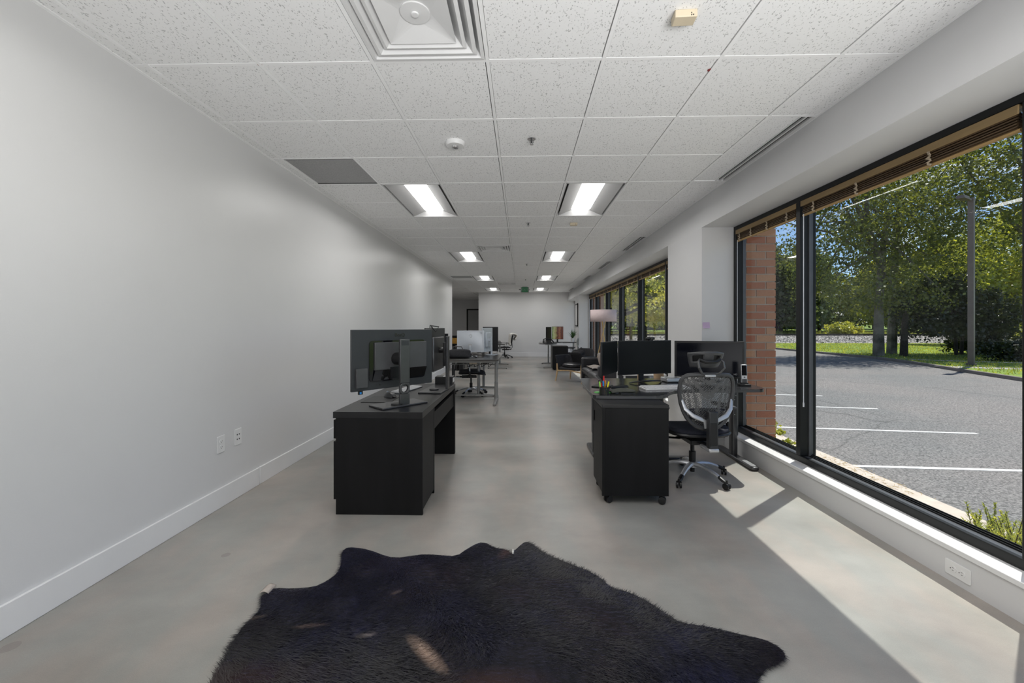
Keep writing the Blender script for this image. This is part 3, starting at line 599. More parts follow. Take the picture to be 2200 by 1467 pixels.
# ------------------------------------------------------------------ furniture builders
def caster(parent, x, y, z=.052, r=.026, a=0., m='black', name='caster'):
    R = tr(x, y, 0) @ rot(a)
    b = MB()
    for s_ in (-1, 1): b.lathe([(r*.55, -.009), (r, -.006), (r, .006), (r*.5, .009)], 14, R @ tr(0, s_*.013, r) @ rot(PI/2, 'X'))
    b.box(-.014, .02, -.006, .006, r*.9, r*1.9, R)
    b.lathe([(.008, r*1.6), (.008, z+.02)], 8, R)
    return b.build(name, m, parent, smooth=True)
def office_chair(loc, rz, label, star=0., headrest=True, base='silver', seatm='navy', cloth=False, arms=True, framem='cgrey', group='office swivel chairs', meshb=True, lean=0.0):
    e = empty('office_chair', loc, rz, label, 'chair', group)
    R = .30
    for k in range(5):
        a = star-rz+k*2*PI/5; c, s = math.cos(a), math.sin(a)
        pts = [(c*t, s*t, z) for t, z in ((.02, .115), (.08, .118), (.15, .108), (.21, .088), (.26, .066))]
        lg = MB().tube(pts, [.026, .023, .020, .017, .015], 8, flat=.8).build('base_leg', base, e, smooth=True)
        MB().tube([(c*.235, s*.235, .079), (c*.27, s*.27, .062), (R*c, R*s, .052)], [.0165, .019, .012], 8, flat=.8).build('leg_tip', 'black', lg, smooth=True)
        caster(e, R*c, R*s, a=a+.9*k)
    MB().lathe([(.034, .09), (.034, .13), (.026, .135)], 18).build('hub', base, e, smooth=True)
    MB().lathe([(.018, .05), (.018, .10), (.027, .13), (.027, .22), (.016, .22), (.016, .33)], 16).build('gas_lift', 'black', e, smooth=True)
    MB().box(-.09, .09, -.17, .10, .315, .352).box(-.14, -.07, -.02, .01, .325, .34).box(-.02, .02, -.27, -.15, .318, .345).build('mechanism', 'black', e, bevel=.006)
    def fs(u, v):
        x, y = (u-.5)*2, (v-.5)*2; k = (max(0, abs(x)**4+abs(y)**4))
        sc = 1/(1+.0*k); rr = max(abs(x), abs(y)); n_ = (x*x*x*x+y*y*y*y)**.25 if rr > 0 else 1; f = rr/n_ if n_ > 0 else 1
        X, Y = x*f*.245, y*f*.235
        return (X, Y+.02, .415+.016*abs(x)**2.5-.02*max(0, y)**3*1.2-.006*(1-x*x)*(1-y*y))
    MB().grid(fs, 14, 14).build('seat', seatm, e, smooth=True, solid=.034)
    def rim(t):
        a = t*2*PI; x, y = math.cos(a), math.sin(a); n_ = (x**4+y**4)**.25; return (x/n_*.247, y/n_*.237+.02, .398+.012*abs(x/n_)**2.5-.024*max(0, y/n_)**3)
    MB().tube([rim(t/28) for t in range(29)], .013, 6, cap=False).build('seat_rim', 'black', e, smooth=True)
    hw = [(.885, .10), (.880, .155), (.862, .187), (.83, .203), (.78, .209), (.72, .208), (.66, .199), (.60, .181), (.55, .157), (.51, .125), (.48, .085), (.466, .04)]
    yb = lambda x, z: -.262+.9*x*x+.06*((z-.62)/.25)**2*(.6 if z < .62 else -.3)-lean*(z-.5)
    loop = [(x, yb(x, z), z) for z, x in hw]; loop = [(-x, y, z) for x, y, z in reversed(loop)]+loop; loop = [loop[0]]+loop[1:]
    pts = loop+[(0, yb(0, .462), .462)]; pts.append(pts[0])
    if meshb: MB().tube(pts, .0165, 8, cap=False, flat=1).build('back_frame', framem, e, smooth=True)
    def half(z):
        for (z1, x1), (z2, x2) in zip(hw, hw[1:]):
            if z2 <= z <= z1: return x1+(x2-x1)*(z1-z)/(z1-z2)
        return .03
    def fb(u, v):
        z = .47+(.884-.47)*v; x = half(z)*(u*2-1); return (x, yb(x, z)+.004, z)
    MB().grid(fb, 12, 16).build('back_mesh' if meshb else 'backrest', 'mesh' if meshb else 'fabric', e, smooth=True, solid=0 if meshb else .05)
    if meshb:
        for s_ in (-1, 1):
            MB().tube([(s_*.196, -.235, .69), (s_*.178, -.256, .62), (s_*.13, -.285, .573), (s_*.075, -.298, .55), (s_*.045, -.30, .535), (s_*.04, -.30, .48)], [.009, .015, .017, .016, .014, .010], 8, flat=.5).build('back_bracket', 'silver', e, smooth=True)
        MB().box(-.036, .036, -.345, -.292, .335, .615).build('spine', 'dgrey', e, bevel=.01)
        MB().box(-.026, .026, -.3475, -.344, .36, .53).build('spine_cover', 'black', e, bevel=.002)
        MB().box(-.04, .04, -.35, -.20, .312, .338).build('spine_foot', 'silver', e, bevel=.008)
        MB().grid(lambda u, v: ((u-.5)*.27, -.245+.4*((u-.5)*.27)**2+.012*math.sin(v*PI), .535+.085*v), 8, 4).build('lumbar_pad', 'navy', e, smooth=True, solid=.02)
    else:
        MB().tube([(0, -.05, .33), (0, -.24, .34), (0, -.31, .42), (0, -.30, .6)], [.02, .022, .022, .02], 8, flat=.5).build('back_bar', 'black', e, smooth=True)
    if arms:
        for s_ in (-1, 1):
            MB().grid(lambda u, v: (s_*(.275-.03*v)+(u-.5)*.075*(1-.3*abs(2*v-1)**3), -.13+.25*v, .600+.006*math.sin(v*PI)-.008*(2*u-1)**2), 6, 10).build('arm_pad', 'cgrey' if meshb else 'black', e, smooth=True, solid=.022)
            ar = MB().tube([(s_*.12, -.03, .335), (s_*.25, -.03, .345), (s_*.278, -.03, .40), (s_*.277, -.03, .47)], [.014, .016, .018, .018], 8, flat=.6).build('arm_post', 'black', e, smooth=True)
            MB().tube([(s_*.277, -.03, .46), (s_*.277, -.035, .53)], .0165, 8, flat=.7).build('arm_sleeve', 'silver', ar, smooth=True)
            MB().tube([(s_*.277, -.035, .52), (s_*.275, -.03, .59)], .014, 8, flat=.7).build('arm_stem', 'black', ar, smooth=True)
    if headrest:
        hr = empty('headrest', (0, 0, 0)); hr.parent = e
        def sh(u, v):   # curved pad shell
            x = (u-.5)*2; w_ = .142-.035*(1-v)**1.5; return (x*w_, -.255+.055*x*x-.03*(v-.4), .935+.125*v-.012*x*x*v)
        g = MB(); nu, nv = 20, 10
        P = {(i, j): sh(i/nu, j/nv) for i in range(nu+1) for j in range(nv+1)}; idx = {}; vs_ = []; fs_ = []
        for k_, p_ in P.items(): idx[k_] = len(vs_); vs_.append(p_)
        for i in range(nu):
            for j in range(nv):
                u_, v_ = abs((i+.5)/nu-.5)*2, (j+.5)/nv
                if .28 < u_ < .78 and .40 < v_ < .80: continue
                fs_.append((idx[i, j], idx[i+1, j], idx[i+1, j+1], idx[i, j+1]))
        g.add(vs_, fs_).build('shell', framem, hr, smooth=True, solid=.014)
        MB().grid(lambda u, v: (lambda q: (q[0]*.9, q[1]+.02, q[2]))(sh(u, .08+.84*v)), 14, 6).build('pad', 'black', hr, smooth=True, solid=.016)
        for s_ in (-1, 1):
            MB().tube([(s_*.072, -.275, 1.005), (s_*.098, -.30, .985), (s_*.098, -.315, .94), (s_*.07, -.30, .90), (s_*.035, -.285, .882)], [.008, .009, .010, .010, .009], 8, flat=.6).build('yoke_arm', framem, hr, smooth=True)
        MB().tube([(-.08, -.283, 1.0), (-.04, -.296, .985), (.04, -.296, .985), (.08, -.283, 1.0)], .014, 8).build('hinge_bar', 'black', hr, smooth=True)
        MB().box(-.042, .042, -.298, -.272, .868, .886).build('yoke_plate', 'silver', hr, bevel=.004)
    return e
def hole_plate(w, h, t, hz, hr_, n=16):
    """upright plate w x h, thickness t (y), round hole of radius hr_ at height hz"""
    b = MB(); vs_ = []
    for y in (-t/2, t/2):
        for k in range(n):
            a = 2*PI*k/n+PI/n; c, s = math.cos(a), math.sin(a); q = 1/max(abs(c), abs(s)); vs_.append((c*q*w/2, y, hz+s*q*w/2))
        for k in range(n):
            a = 2*PI*k/n+PI/n; vs_.append((math.cos(a)*hr_, y, hz+math.sin(a)*hr_))
    f = []
    for k in range(n):
        k2 = (k+1) % n
        f += [(k, k2, n+k2, n+k), (2*n+k, 3*n+k, 3*n+k2, 2*n+k2), (n+k, n+k2, 3*n+k2, 3*n+k), (k, 2*n+k, 2*n+k2, k2)]
    b.add(vs_, f); b.box(-w/2, w/2, -t/2, t/2, 0, hz-w/2); b.box(-w/2, w/2, -t/2, t/2, hz+w/2, h); return b
def monitor(name, loc, rz, w, z0, z1, label, m='black', scr='screen', bez=.008, foot='plate', back=.03, fm=None, col=(.05, .02), cat='monitor', group=None, fw=.22, fd=.18, foff=0, chin=0, tilt=0):
    e = empty(name, loc, rz, label, cat, group); fm = fm or m
    p = empty('display', (0, 0, (z0+z1)/2)); p.parent = e; p.rotation_euler = (tilt, 0, 0); h = z1-z0
    MB().box(-w/2, w/2, 0, .016, -h/2, h/2).build('housing', m, p, bevel=.003)
    MB().box(-w/2+bez, w/2-bez, -.0015, .001, -h/2+bez+chin, h/2-bez).build('screen', scr, p)
    if back: MB().box(-w*.28, w*.28, .014, .014+back, -h*.3, h*.3).build('back_cover', m, p, bevel=.012)
    MB().box(-col[0]/2, col[0]/2, .06+foff, .06+foff+col[1], .008, (z0+z1)/2+.05).build('column', fm, e, bevel=.004)
    MB().box(-.02, .02, .03, .075+foff, (z0+z1)/2-.02, (z0+z1)/2+.02).build('neck', fm, e)
    if foot == 'plate': MB().box(-fw/2, fw/2, .07+foff-fd/2, .07+foff+fd/2, 0, .010).build('foot', fm, e, bevel=.003)
    if foot == 'oval': MB().lathe([(fw/2, 0), (fw/2, .006), (fw*.2, .012)], 28, Matrix.Diagonal((1, .8, 1, 1)) @ tr(0, (.07+foff)/.8, 0)).build('foot', fm, e, smooth=True)
    if foot == 'arc':
        MB().tube([(-fw/2, .0, .006), (-fw*.36, -.035, .018), (0, -.06+.0, .026), (fw*.36, -.035, .018), (fw/2, .0, .006)], [.008, .012, .015, .012, .008], 8, flat=.6).tube([(0, -.05, .02), (0, .08, .012)], .014, 8, flat=.6).build('foot', 'dmetal', e, smooth=True)
    return e
def tleg(parent, x, y, ztop, ang, back, fwd, m='legmetal', r=.03, name='leg'):
    l = MB().lathe([(r, .03), (r, ztop*.45), (r*.86, ztop*.45+.004), (r*.86, ztop)], 16, tr(x, y, 0)).build(name, m, parent, smooth=True)
    c, s = math.cos(ang), math.sin(ang)
    MB().tube([(x-c*back, y-s*back, .022), (x, y, .03), (x+c*fwd, y+s*fwd, .022)], [.022, .03, .022], 8, flat=.7).build('foot', m, l, smooth=True)
    for d_ in (-back, fwd): MB().lathe([(.018, 0), (.018, .012)], 10, tr(x+c*d_*.93, y+s*d_*.93, 0)).build('glide', 'black', l)
    return l

# ------------------------------------------------------------------ cowhide rug
RUG = [(-1.082, 1.412), (-1.133, 1.555), (-1.158, 1.654), (-1.143, 1.732), (-1.156, 1.79), (-1.204, 1.854), (-1.188, 1.88), (-1.185, 1.924), (-1.079, 1.913), (-.995, 1.929), (-.954, 1.979), (-.925, 2.032), (-.939, 2.112), (-.995, 2.238), (-.98, 2.285), (-.896, 2.268), (-.788, 2.224), (-.686, 2.186), (-.573, 2.211), (-.458, 2.218), (-.351, 2.202), (-.301, 2.268), (-.246, 2.342), (-.2, 2.338), (-.158, 2.299), (-.073, 2.273), (-.06, 2.225), (-.044, 2.256), (-.029, 2.274), (-.005, 2.332), (.024, 2.373), (.064, 2.334), (.121, 2.254), (.189, 2.188), (.324, 2.108), (.389, 2.028), (.427, 1.947), (.499, 1.929), (.576, 1.857), (.626, 1.789), (.674, 1.732), (.763, 1.705), (.842, 1.684), (.908, 1.666), (.964, 1.65), (.997, 1.618), (1.006, 1.584), (.992, 1.553), (.941, 1.527), (.893, 1.513), (.859, 1.479), (.831, 1.456), (.76, 1.36), (.72, 1.2), (.78, 1.02), (.9, .86), (.86, .74), (.66, .66), (.45, .60), (.30, .42), (.1, .32), (-.2, .30), (-.45, .40), (-.62, .60), (-.85, .66), (-1.08, .66), (-1.2, .78), (-1.12, .95), (-1.0, 1.05), (-1.03, 1.2)]
def hidemat(fur):
    m = mat('cowhide_fur' if fur else 'cowhide_skin', (.012, .010, .014), .42 if fur else .7, spec=.6 if fur else .2); t = m.node_tree; p = t.nodes['Principled BSDF']; n = t.nodes.new; L2 = t.links.new
    geo = n('ShaderNodeNewGeometry')
    def noise(s, d, st=(1, 1, 1)):
        mg = n('ShaderNodeMapping'); mg.inputs['Scale'].default_value = st; L2(geo.outputs['Position'], mg.inputs[0])
        a = n('ShaderNodeTexNoise'); a.inputs['Scale'].default_value = s; a.inputs['Detail'].default_value = d; L2(mg.outputs[0], a.inputs['Vector']); return a.outputs['Fac']
    a = noise(2.2, 5); r = n('ShaderNodeValToRGB'); e = r.color_ramp.elements
    e[0].position = .36; e[0].color = (.010, .0065, .0065, 1); e[1].position = .66; e[1].color = (.008, .0085, .022, 1); k = e.new(.5); k.color = (.007, .0065, .008, 1)
    L2(a, r.inputs[0]); prev = r.outputs[0]
    hv = noise(38, 5, (1, .45, 1)); rh = n('ShaderNodeValToRGB'); rh.color_ramp.elements[0].position = .36; rh.color_ramp.elements[1].position = .68
    rh.color_ramp.elements[0].color = (.45, .45, .45, 1); rh.color_ramp.elements[1].color = (1.5, 1.5, 1.7, 1); L2(hv, rh.inputs[0])
    mh = n('ShaderNodeMixRGB'); mh.blend_type = 'MULTIPLY'; mh.inputs[0].default_value = 1; L2(prev, mh.inputs[1]); L2(rh.outputs[0], mh.inputs[2]); prev = mh.outputs[0]
    for (cx, cy_, ang, la, lb, col, amt) in ((-.355, 1.55, -.75, .10, .026, (.45, .32, .24), 1), (-.62, 1.64, .3, .035, .010, (.20, .17, .16), .8), (-.87, 1.675, .15, .06, .010, (.16, .11, .09), .7), (-.58, 1.90, .5, .022, .010, (.20, .15, .13), .7),
                                          (-1.0, 1.42, .1, .30, .07, (.022, .009, .008), .7), (-.08, 2.25, 1.2, .06, .03, (.07, .035, .03), .8), (-1.12, 1.72, .4, .03, .008, (.2, .15, .12), .7), (-.15, 1.35, .2, .22, .1, (.05, .022, .016), .8)):
        mg = n('ShaderNodeMapping'); mg.vector_type = 'TEXTURE'; mg.inputs['Location'].default_value = (cx, cy_, 0); mg.inputs['Rotation'].default_value = (0, 0, ang); mg.inputs['Scale'].default_value = (la, lb, 1000)
        ad = n('ShaderNodeMixRGB'); ad.blend_type = 'ADD'; ad.inputs[0].default_value = .012
        ns = n('ShaderNodeTexNoise'); ns.inputs['Scale'].default_value = 45; L2(geo.outputs['Position'], ns.inputs['Vector']); L2(geo.outputs['Position'], ad.inputs[1]); L2(ns.outputs['Color'], ad.inputs[2])
        L2(ad.outputs[0], mg.inputs[0]); ln = n('ShaderNodeVectorMath'); ln.operation = 'LENGTH'; L2(mg.outputs[0], ln.inputs[0])
        mr = n('ShaderNodeMapRange'); mr.inputs['From Min'].default_value = 1.45; mr.inputs['From Max'].default_value = .15; mr.inputs['To Max'].default_value = amt; L2(ln.outputs['Value'], mr.inputs['Value'])
        mi = n('ShaderNodeMixRGB'); mi.inputs[2].default_value = (*col, 1); L2(mr.outputs[0], mi.inputs[0]); L2(prev, mi.inputs[1]); prev = mi.outputs[0]
    L2(prev, p.inputs['Base Color'])
    p.inputs['Sheen Weight'].default_value = .25; p.inputs['Sheen Roughness'].default_value = .35; p.inputs['Sheen Tint'].default_value = (.45, .45, .85, 1)
    if not fur:
        b = noise(26, 6, (1, 2.2, 1)); bp = n('ShaderNodeBump'); bp.inputs['Strength'].default_value = .9; bp.inputs['Distance'].default_value = .012; L2(b, bp.inputs['Height']); L2(bp.outputs[0], p.inputs['Normal'])
    return m
M['hide'] = hidemat(False); M['fur'] = hidemat(True)
rug = empty('cowhide_rug', (0, 0, 0), 0, 'black cowhide rug on the concrete floor with a tan patch', 'rug')
def smooth_poly(P, it=1):
    for _ in range(it):
        Q = []
        for i in range(len(P)):
            a, b_ = P[i], P[(i+1) % len(P)]; Q += [(.75*a[0]+.25*b_[0], .75*a[1]+.25*b_[1]), (.25*a[0]+.75*b_[0], .25*a[1]+.75*b_[1])]
        P = Q
    return P
RS = smooth_poly(RUG, 1); RA = np.array(RS)
def inside(px, py, A=RA):
    x, y = A[:, 0], A[:, 1]; x2, y2 = np.roll(x, -1), np.roll(y, -1)
    c = (y[None] > py[:, None]) != (y2[None] > py[:, None]); xi = (x2-x)[None]*(py[:, None]-y[None])/((y2-y)[None]+1e-12)+x[None]
    return (c & (px[:, None] < xi)).sum(1) % 2 == 1
bm = bmesh.new(); vb = [bm.verts.new((x, y, .003)) for x, y in RS]; fb_ = bm.faces.new(vb)
bmesh.ops.triangulate(bm, faces=[fb_])
bmesh.ops.subdivide_edges(bm, edges=[e_ for e_ in bm.edges if e_.calc_length() > .12], cuts=3, use_grid_fill=True)
def rugz(x, y):
    return .006+.005*math.sin(x*9+2*y)*math.sin(y*11-x*3)+.004*math.sin(x*23+y*5)*math.sin(y*19)+.010*math.exp(-((x+.30+.02*math.sin(y*8))**2)/.0006)*(1 if 1.95 < y < 2.2 else 0)
RZ = lambda x, y: max(.0035, rugz(x, y)+.002)
for v in bm.verts: 
    v.co.z = RZ(v.co.x, v.co.y)
ring0 = [bm.verts.new((x, y, .0005)) for x, y in RS]
for i in range(len(RS)): 
    try: bm.faces.new((vb[i], vb[(i+1) % len(RS)], ring0[(i+1) % len(RS)], ring0[i]))
    except Exception: pass
me = bpy.data.meshes.new('hide'); bm.to_mesh(me); bm.free(); me.materials.append(M['hide'])
o = bpy.data.objects.new('hide', me); C.objects.link(o); o.parent = rug
for p in me.polygons: p.use_smooth = True
n = 150000; X = RNG.uniform(-1.22, 1.02, n); Y = 2.38-(2.38-1.1)*RNG.uniform(0, 1, n)
k = inside(X, Y); X, Y = X[k], Y[k]; n = len(X)
fl = np.sin(X*2.3+.7)*1.3+np.cos(Y*2.9)*1.2+np.sin(X*7+Y*5)*.35+RNG.normal(0, .28, n)+(-PI/2)
ln = RNG.uniform(.014, .034, n)*(1-.35*np.exp(-((X-.35)**2+(Y-1.9)**2)/.1)); up = RNG.uniform(.10, .5, n); wd = RNG.uniform(.0008, .0018, n)
z0 = .006+.005*np.sin(X*9+2*Y)*np.sin(Y*11-X*3)+.004*np.sin(X*23+Y*5)*np.sin(Y*19); z0 = np.maximum(.0035, z0+.001)
dx, dy = np.cos(fl), np.sin(fl)
V = np.stack([np.stack([X-dy*wd, Y+dx*wd, z0], 1), np.stack([X+dy*wd, Y-dx*wd, z0], 1), np.stack([X+dx*ln, Y+dy*ln, z0+ln*up], 1)], 1).reshape(-1, 3)
def np_mesh(name, V, k, m, parent=None, F=None):
    me = bpy.data.meshes.new(name); nv = len(V); nf = nv//k if F is None else len(F)
    me.vertices.add(nv); me.vertices.foreach_set('co', V.astype(np.float32).ravel()); me.loops.add(nf*k)
    me.loops.foreach_set('vertex_index', (np.arange(nf*k) if F is None else F.ravel()).astype(np.int32)); me.polygons.add(nf)
    me.polygons.foreach_set('loop_start', (np.arange(nf)*k).astype(np.int32)); me.update(calc_edges=True); me.materials.append(M[m])
    o = bpy.data.objects.new(name, me); C.objects.link(o); o.parent = parent; return o
np_mesh('fur', V, 3, 'fur', rug)['kind'] = 'stuff'
MB().grid(lambda u, v: (-1.222+.045*u, 1.862+.062*v+.01*u, .010+.012*math.sin(u*PI)), 5, 5).build('curled_edge', 'beige', rug, smooth=True, solid=.001)
MB().grid(lambda u, v: (-.052+.012*u, 2.222+.045*v, .012+.004*math.sin(u*PI)), 3, 4).build('curled_edge', 'cloth', rug, smooth=True, solid=.001)

# ------------------------------------------------------------------ left near desk with drawers
DZ = .684
d = empty('pedestal_desk', (0, 0, 0), 0, 'black-brown desk with drawers nearest the left wall', 'desk')
B('desk_top', 'lamtop', -1.255, -.655, 2.688, 4.04, DZ-.042, DZ, d, .0015)
B('side_panel', 'lam', -1.236, -.655, 2.690, 2.712, 0, DZ-.042, d, .001)
B('side_panel', 'lam', -1.236, -.655, 3.046, 3.066, 0, DZ-.042, d, .001)
B('back_panel', 'lam', -.678, -.657, 2.712, 3.046, .03, DZ-.042, d)
B('pedestal_floor', 'lam', -1.22, -.66, 2.712, 3.046, .06, .08, d)
B('end_panel', 'lam', -1.236, -.655, 3.99, 4.038, 0, DZ-.042, d, .001)
B('modesty_panel', 'lam', -.690, -.665, 3.066, 3.99, .47, DZ-.085, d)
B('top_rail', 'lam', -1.2, -1.18, 3.066, 3.99, .56, DZ-.042, d)
for z0, z1, nme in ((.503, .628, 'shallow'), (.097, .484, 'deep')):
    dr_ = B('drawer', 'lam', -1.256, -1.237, 2.700, 3.056, z0, z1, d, .001); B('drawer_box', 'lam', -1.235, -.70, 2.72, 3.04, z0+.03, z1-.03, dr_)
# big monitor seen from behind
a1 = math.radians(-131.3)
m1 = empty('monitor', (-.943, 3.0, DZ), a1, 'large dark monitor seen from behind on the pedestal desk, tall stand with round hole', 'monitor')
W, HH, zc = .666, .425, 1.0175-DZ
dp = MB().box(-W/2, W/2, -.006, .014, zc-HH/2, zc+HH/2).build('display', 'dgrey', m1, bevel=.003)
MB().box(-W/2+.01, W/2-.01, -.008, -.005, zc-HH/2+.012, zc+HH/2-.01).build('screen', 'screen', dp)
ux = lambda u: W/2-W*u; vz = lambda v: zc+HH/2-HH*v
MB().prism(rrect(W*.70, HH*.685, .025, cx=0, cy=0), .012, .021, tr((ux(.19)+ux(.89))/2, 0, (vz(.185)+vz(.87))/2) @ rot(PI/2, 'X') @ Matrix.Scale(-1, 4, (0, 0, 1))).build('recess_rim', 'blackg', dp)
MB().box(ux(.90), ux(.245), .014, .036, vz(.68), vz(.215)).build('rear_housing', 'cgrey', dp, bevel=.004)
b = MB()
b.add([(ux(.90), .036, vz(.68)), (ux(.245), .036, vz(.68)), (ux(.225), .0225, vz(.85)), (ux(.88), .0225, vz(.85))], [(0, 1, 2, 3)]); b.build('sloped_gloss_trim', 'mirror', dp)
MB().box(ux(.58), ux(.42), .02, .045, vz(.84), vz(.64)).build('port_block', 'black', dp)
MB().box(ux(.165), ux(.04), .013, .034, vz(.945), vz(.63)).build('rear_hub', 'cgrey', dp, bevel=.003)
MB().box(ux(.12), ux(.075), .004, .018, vz(1.055), vz(1.0)).build('usb_plug', 'black', dp); MB().box(ux(.105), ux(.085), .018, .020, vz(1.045), vz(1.01)).build('plug_band', 'blue', dp)
text('BenQ', .036, 'blackg', dp, (ux(.56), .0155, vz(.095)), (PI/2, 0, PI), name='logo')
text('4K IPS', .018, 'dmetal', dp, (ux(.30), .0155, vz(.925)), (PI/2, 0, PI), name='lettering')
st_ = hole_plate(.078, 1.152-DZ, .024, .115, .027).build('column', 'dmetal', m1, loc=(0, .137, .010), bevel=.003)
MB().box(-.030, .030, .148, .1505, 1.152-DZ-.045, 1.152-DZ-.012).build('release_button', 'dgrey', st_, loc=(0, -.137, 0))
MB().lathe([(.045, -.02), (.045, .10)], 18, tr(0, .03, zc) @ rot(-PI/2, 'X')).build('pivot', 'black', m1, smooth=True)
MB().box(-.18, .19, -.02, .17, 0, .012).build('foot', 'dmetal', m1, bevel=.003)
MB().lathe([(.042, .012), (.042, .02), (.03, .021)], 20, tr(.045, .115, 0)).build('foot_collar', 'black', m1, smooth=True)
# second monitor, edge-on
m2 = empty('monitor', (-.778, 3.66, DZ), math.radians(-94), 'dark monitor seen edge-on at the far end of the pedestal desk', 'monitor')
p2 = MB().box(-.30, .30, -.006, .012, .90-DZ, 1.238-DZ).build('display', 'dgrey', m2, bevel=.003)
MB().box(-.29, .29, -.008, -.005, .91-DZ, 1.23-DZ).build('screen', 'screen', p2); MB().box(-.17, .17, .012, .040, .86-DZ, 1.16-DZ).build('rear_housing', 'dmetal', p2, bevel=.01)
MB().box(-.035, .035, .105, .125, .01, 1.165-DZ).build('column', 'dmetal', m2, bevel=.003)
MB().box(-.05, .05, .085, .105, .90-DZ, 1.11-DZ).build('slider', 'black', m2, bevel=.003)
MB().tube([(0, .04, 1.04-DZ), (0, .09, 1.04-DZ)], .026, 10).build('pivot', 'black', m2)
MB().box(-.24, .24, -.08, .12, 0, .012).build('foot', 'dmetal', m2, bevel=.003)
MB().lathe([(.04, .012), (.04, .022), (.03, .024)], 18, tr(.10, .02, 0)).build('foot_collar', 'black', m2, smooth=True)
cl = empty('webcam_clip', (-.757, 3.42, 1.238), 0, 'small black bent clip on top of the edge-on monitor', 'clip')
MB().tube([(-.012, 0, .003), (-.014, 0, .022), (.055, .03, .012), (.03, .03, -.03), (.0, .0, .012)], .0055, 6).build('wire_arm', 'black', cl)
dk = empty('dock_box', (-.745, 3.955, DZ), 0, 'black box with pale label at the far desk corner', 'box')
MB().box(-.085, .085, -.055, .055, .0, .085).build('box_body', 'black', dk, bevel=.004); MB().box(.0855, .087, -.04, .03, .03, .07).build('label', 'whitep', dk); MB().box(-.01, .03, -.05, .02, .085, .087).build('top_badge', 'silver', dk)
tag(B('mouse_mat', 'black', -1.20, -.98, 3.02, 3.30, DZ, DZ+.003, bevel=.001), 'thin black mouse mat on the pedestal desk', 'mat')
ms = empty('computer_mouse', (-1.05, 3.24, DZ+.003), .9, 'dark grey computer mouse on the black mat', 'mouse')
MB().grid(lambda u, v: ((u-.5)*.075*(math.sin(PI*(.12+.76*v))**.5), (v-.5)*.12, .042*(math.sin(PI*(.08+.84*v))**.7)*(1-(2*u-1)**4*.9)), 12, 14).build('shell', 'dgrey', ms, smooth=True)
MB().tube([(0, .03, .040), (0, .045, .036)], .006, 8).build('scroll_wheel', 'silver', ms)
kb = empty('keyboard', (-1.02, 3.62, DZ), math.radians(78), 'slim pale keyboard lying behind the big monitor', 'keyboard')
def keys(e, w_, d_, nx, ny, m='keys'):
    b = MB()
    for j in range(ny):
        for i in range(nx): b.box(-w_/2+.006+i*(w_-.012)/nx, -w_/2+.0035+(i+1)*(w_-.012)/nx, -d_/2+.006+j*(d_-.012)/ny, -d_/2+.0035+(j+1)*(d_-.012)/ny, .010+.001*j, .0135+.001*j)
    q = b.build('keys', m, e); q['kind'] = 'stuff'
MB().box(-.20, .20, -.055, .055, 0, .011).build('case', 'silver', kb, bevel=.003); keys(kb, .40, .11, 15, 5)

# ------------------------------------------------------------------ left far desk group
ld = empty('adjustable_desk', (0, 0, 0), 0, 'grey woodgrain desk on silver legs behind the pedestal desk', 'desk')
MB().prism([(-1.75, 6.45), (-.36, 6.45), (-.36, 8.28), (-1.75, 8.28)], .700, .725).build('desk_top', 'greytop', ld, bevel=.003)
B('under_frame', 'legmetal', -1.6, -.42, 6.60, 6.63, .66, .70, ld)
tleg(ld, -.425, 6.885, .70, PI/2, .50, .35); tleg(ld, -.764, 7.30, .70, 0, .26, .28, r=.028); tleg(ld, -.763, 8.24, .70, 0, .26, .28, r=.026); tleg(ld, -1.68, 6.9, .70, PI/2, .45, .35)
MB().tube([(-1.68, 7.1, .05), (-.43, 7.1, .05)], .012).build('stretcher', 'legmetal', ld)
ct = MB()
for q in range(9): ct.tube([(-1.15+q*.085, 6.72, .70), (-1.15+q*.085, 6.72, .62), (-1.15+q*.085, 6.86, .62), (-1.15+q*.085, 6.86, .70)], .003, 5)
for y_ in (6.72, 6.79, 6.86): ct.tube([(-1.18, y_, .62), (-.44, y_, .62)], .003, 5)
ct.build('cable_tray', 'legmetal', ld)
for j, (x, z, sx, sy, sz, mm, lb) in enumerate(((-1.02, .625, .10, .05, .035, 'black', 'black power adapter lying in the cable tray, leftmost'), (-.80, .625, .13, .06, .05, 'cream', 'beige power brick in the cable tray under the far desk'), (-.60, .625, .10, .05, .035, 'black', 'black power adapter in the cable tray, rightmost'))):
    e = empty('power_adapter', (x, 6.79, z), 0, lb, 'power adapter'); MB().box(-sx/2, sx/2, -sy/2, sy/2, 0, sz).build('brick', mm, e, bevel=.004); MB().tube([(sx/2, 0, sz/2), (sx/2+.05, .02, sz*.4), (sx/2+.08, 0, .05), (sx/2+.06, -.01, .07)], .004, 5).build('cable', 'black', e)
cv = MB()
for q in range(4): cv.tube([(-.9+q*.12, 6.8, .64), (-.92+q*.12, 6.95, .56), (-.8+q*.1, 7.1, .60), (-.7+q*.06, 7.2, .66)], .006, 5)
tag(cv.build('cable_bundle', 'black'), 'black cables sagging under the grey woodgrain desk', 'cables')
office_chair((-.92, 7.45, 0), -PI/2+.15, 'black swivel chair with silver star base tucked under the grey woodgrain desk', star=.55, headrest=False, seatm='fabric', framem='black')
im = empty('all_in_one_computer', (-.888, 7.12, .725), PI-.03, 'pale silver all-in-one computer facing away on the far desk', 'computer')
b = MB().box(-.24, .24, -.012, .004, .075, .452).build('display', 'silverw', im, bevel=.004)
MB().grid(lambda u, v: ((u-.5)*.40, .004+.018*math.sin(u*PI)*math.sin(v*PI), .10+.32*v), 8, 8).build('rear_bulge', 'silverw', b, smooth=True)
MB().box(-.235, .235, -.014, -.011, .12, .447).build('screen', 'screen', b)
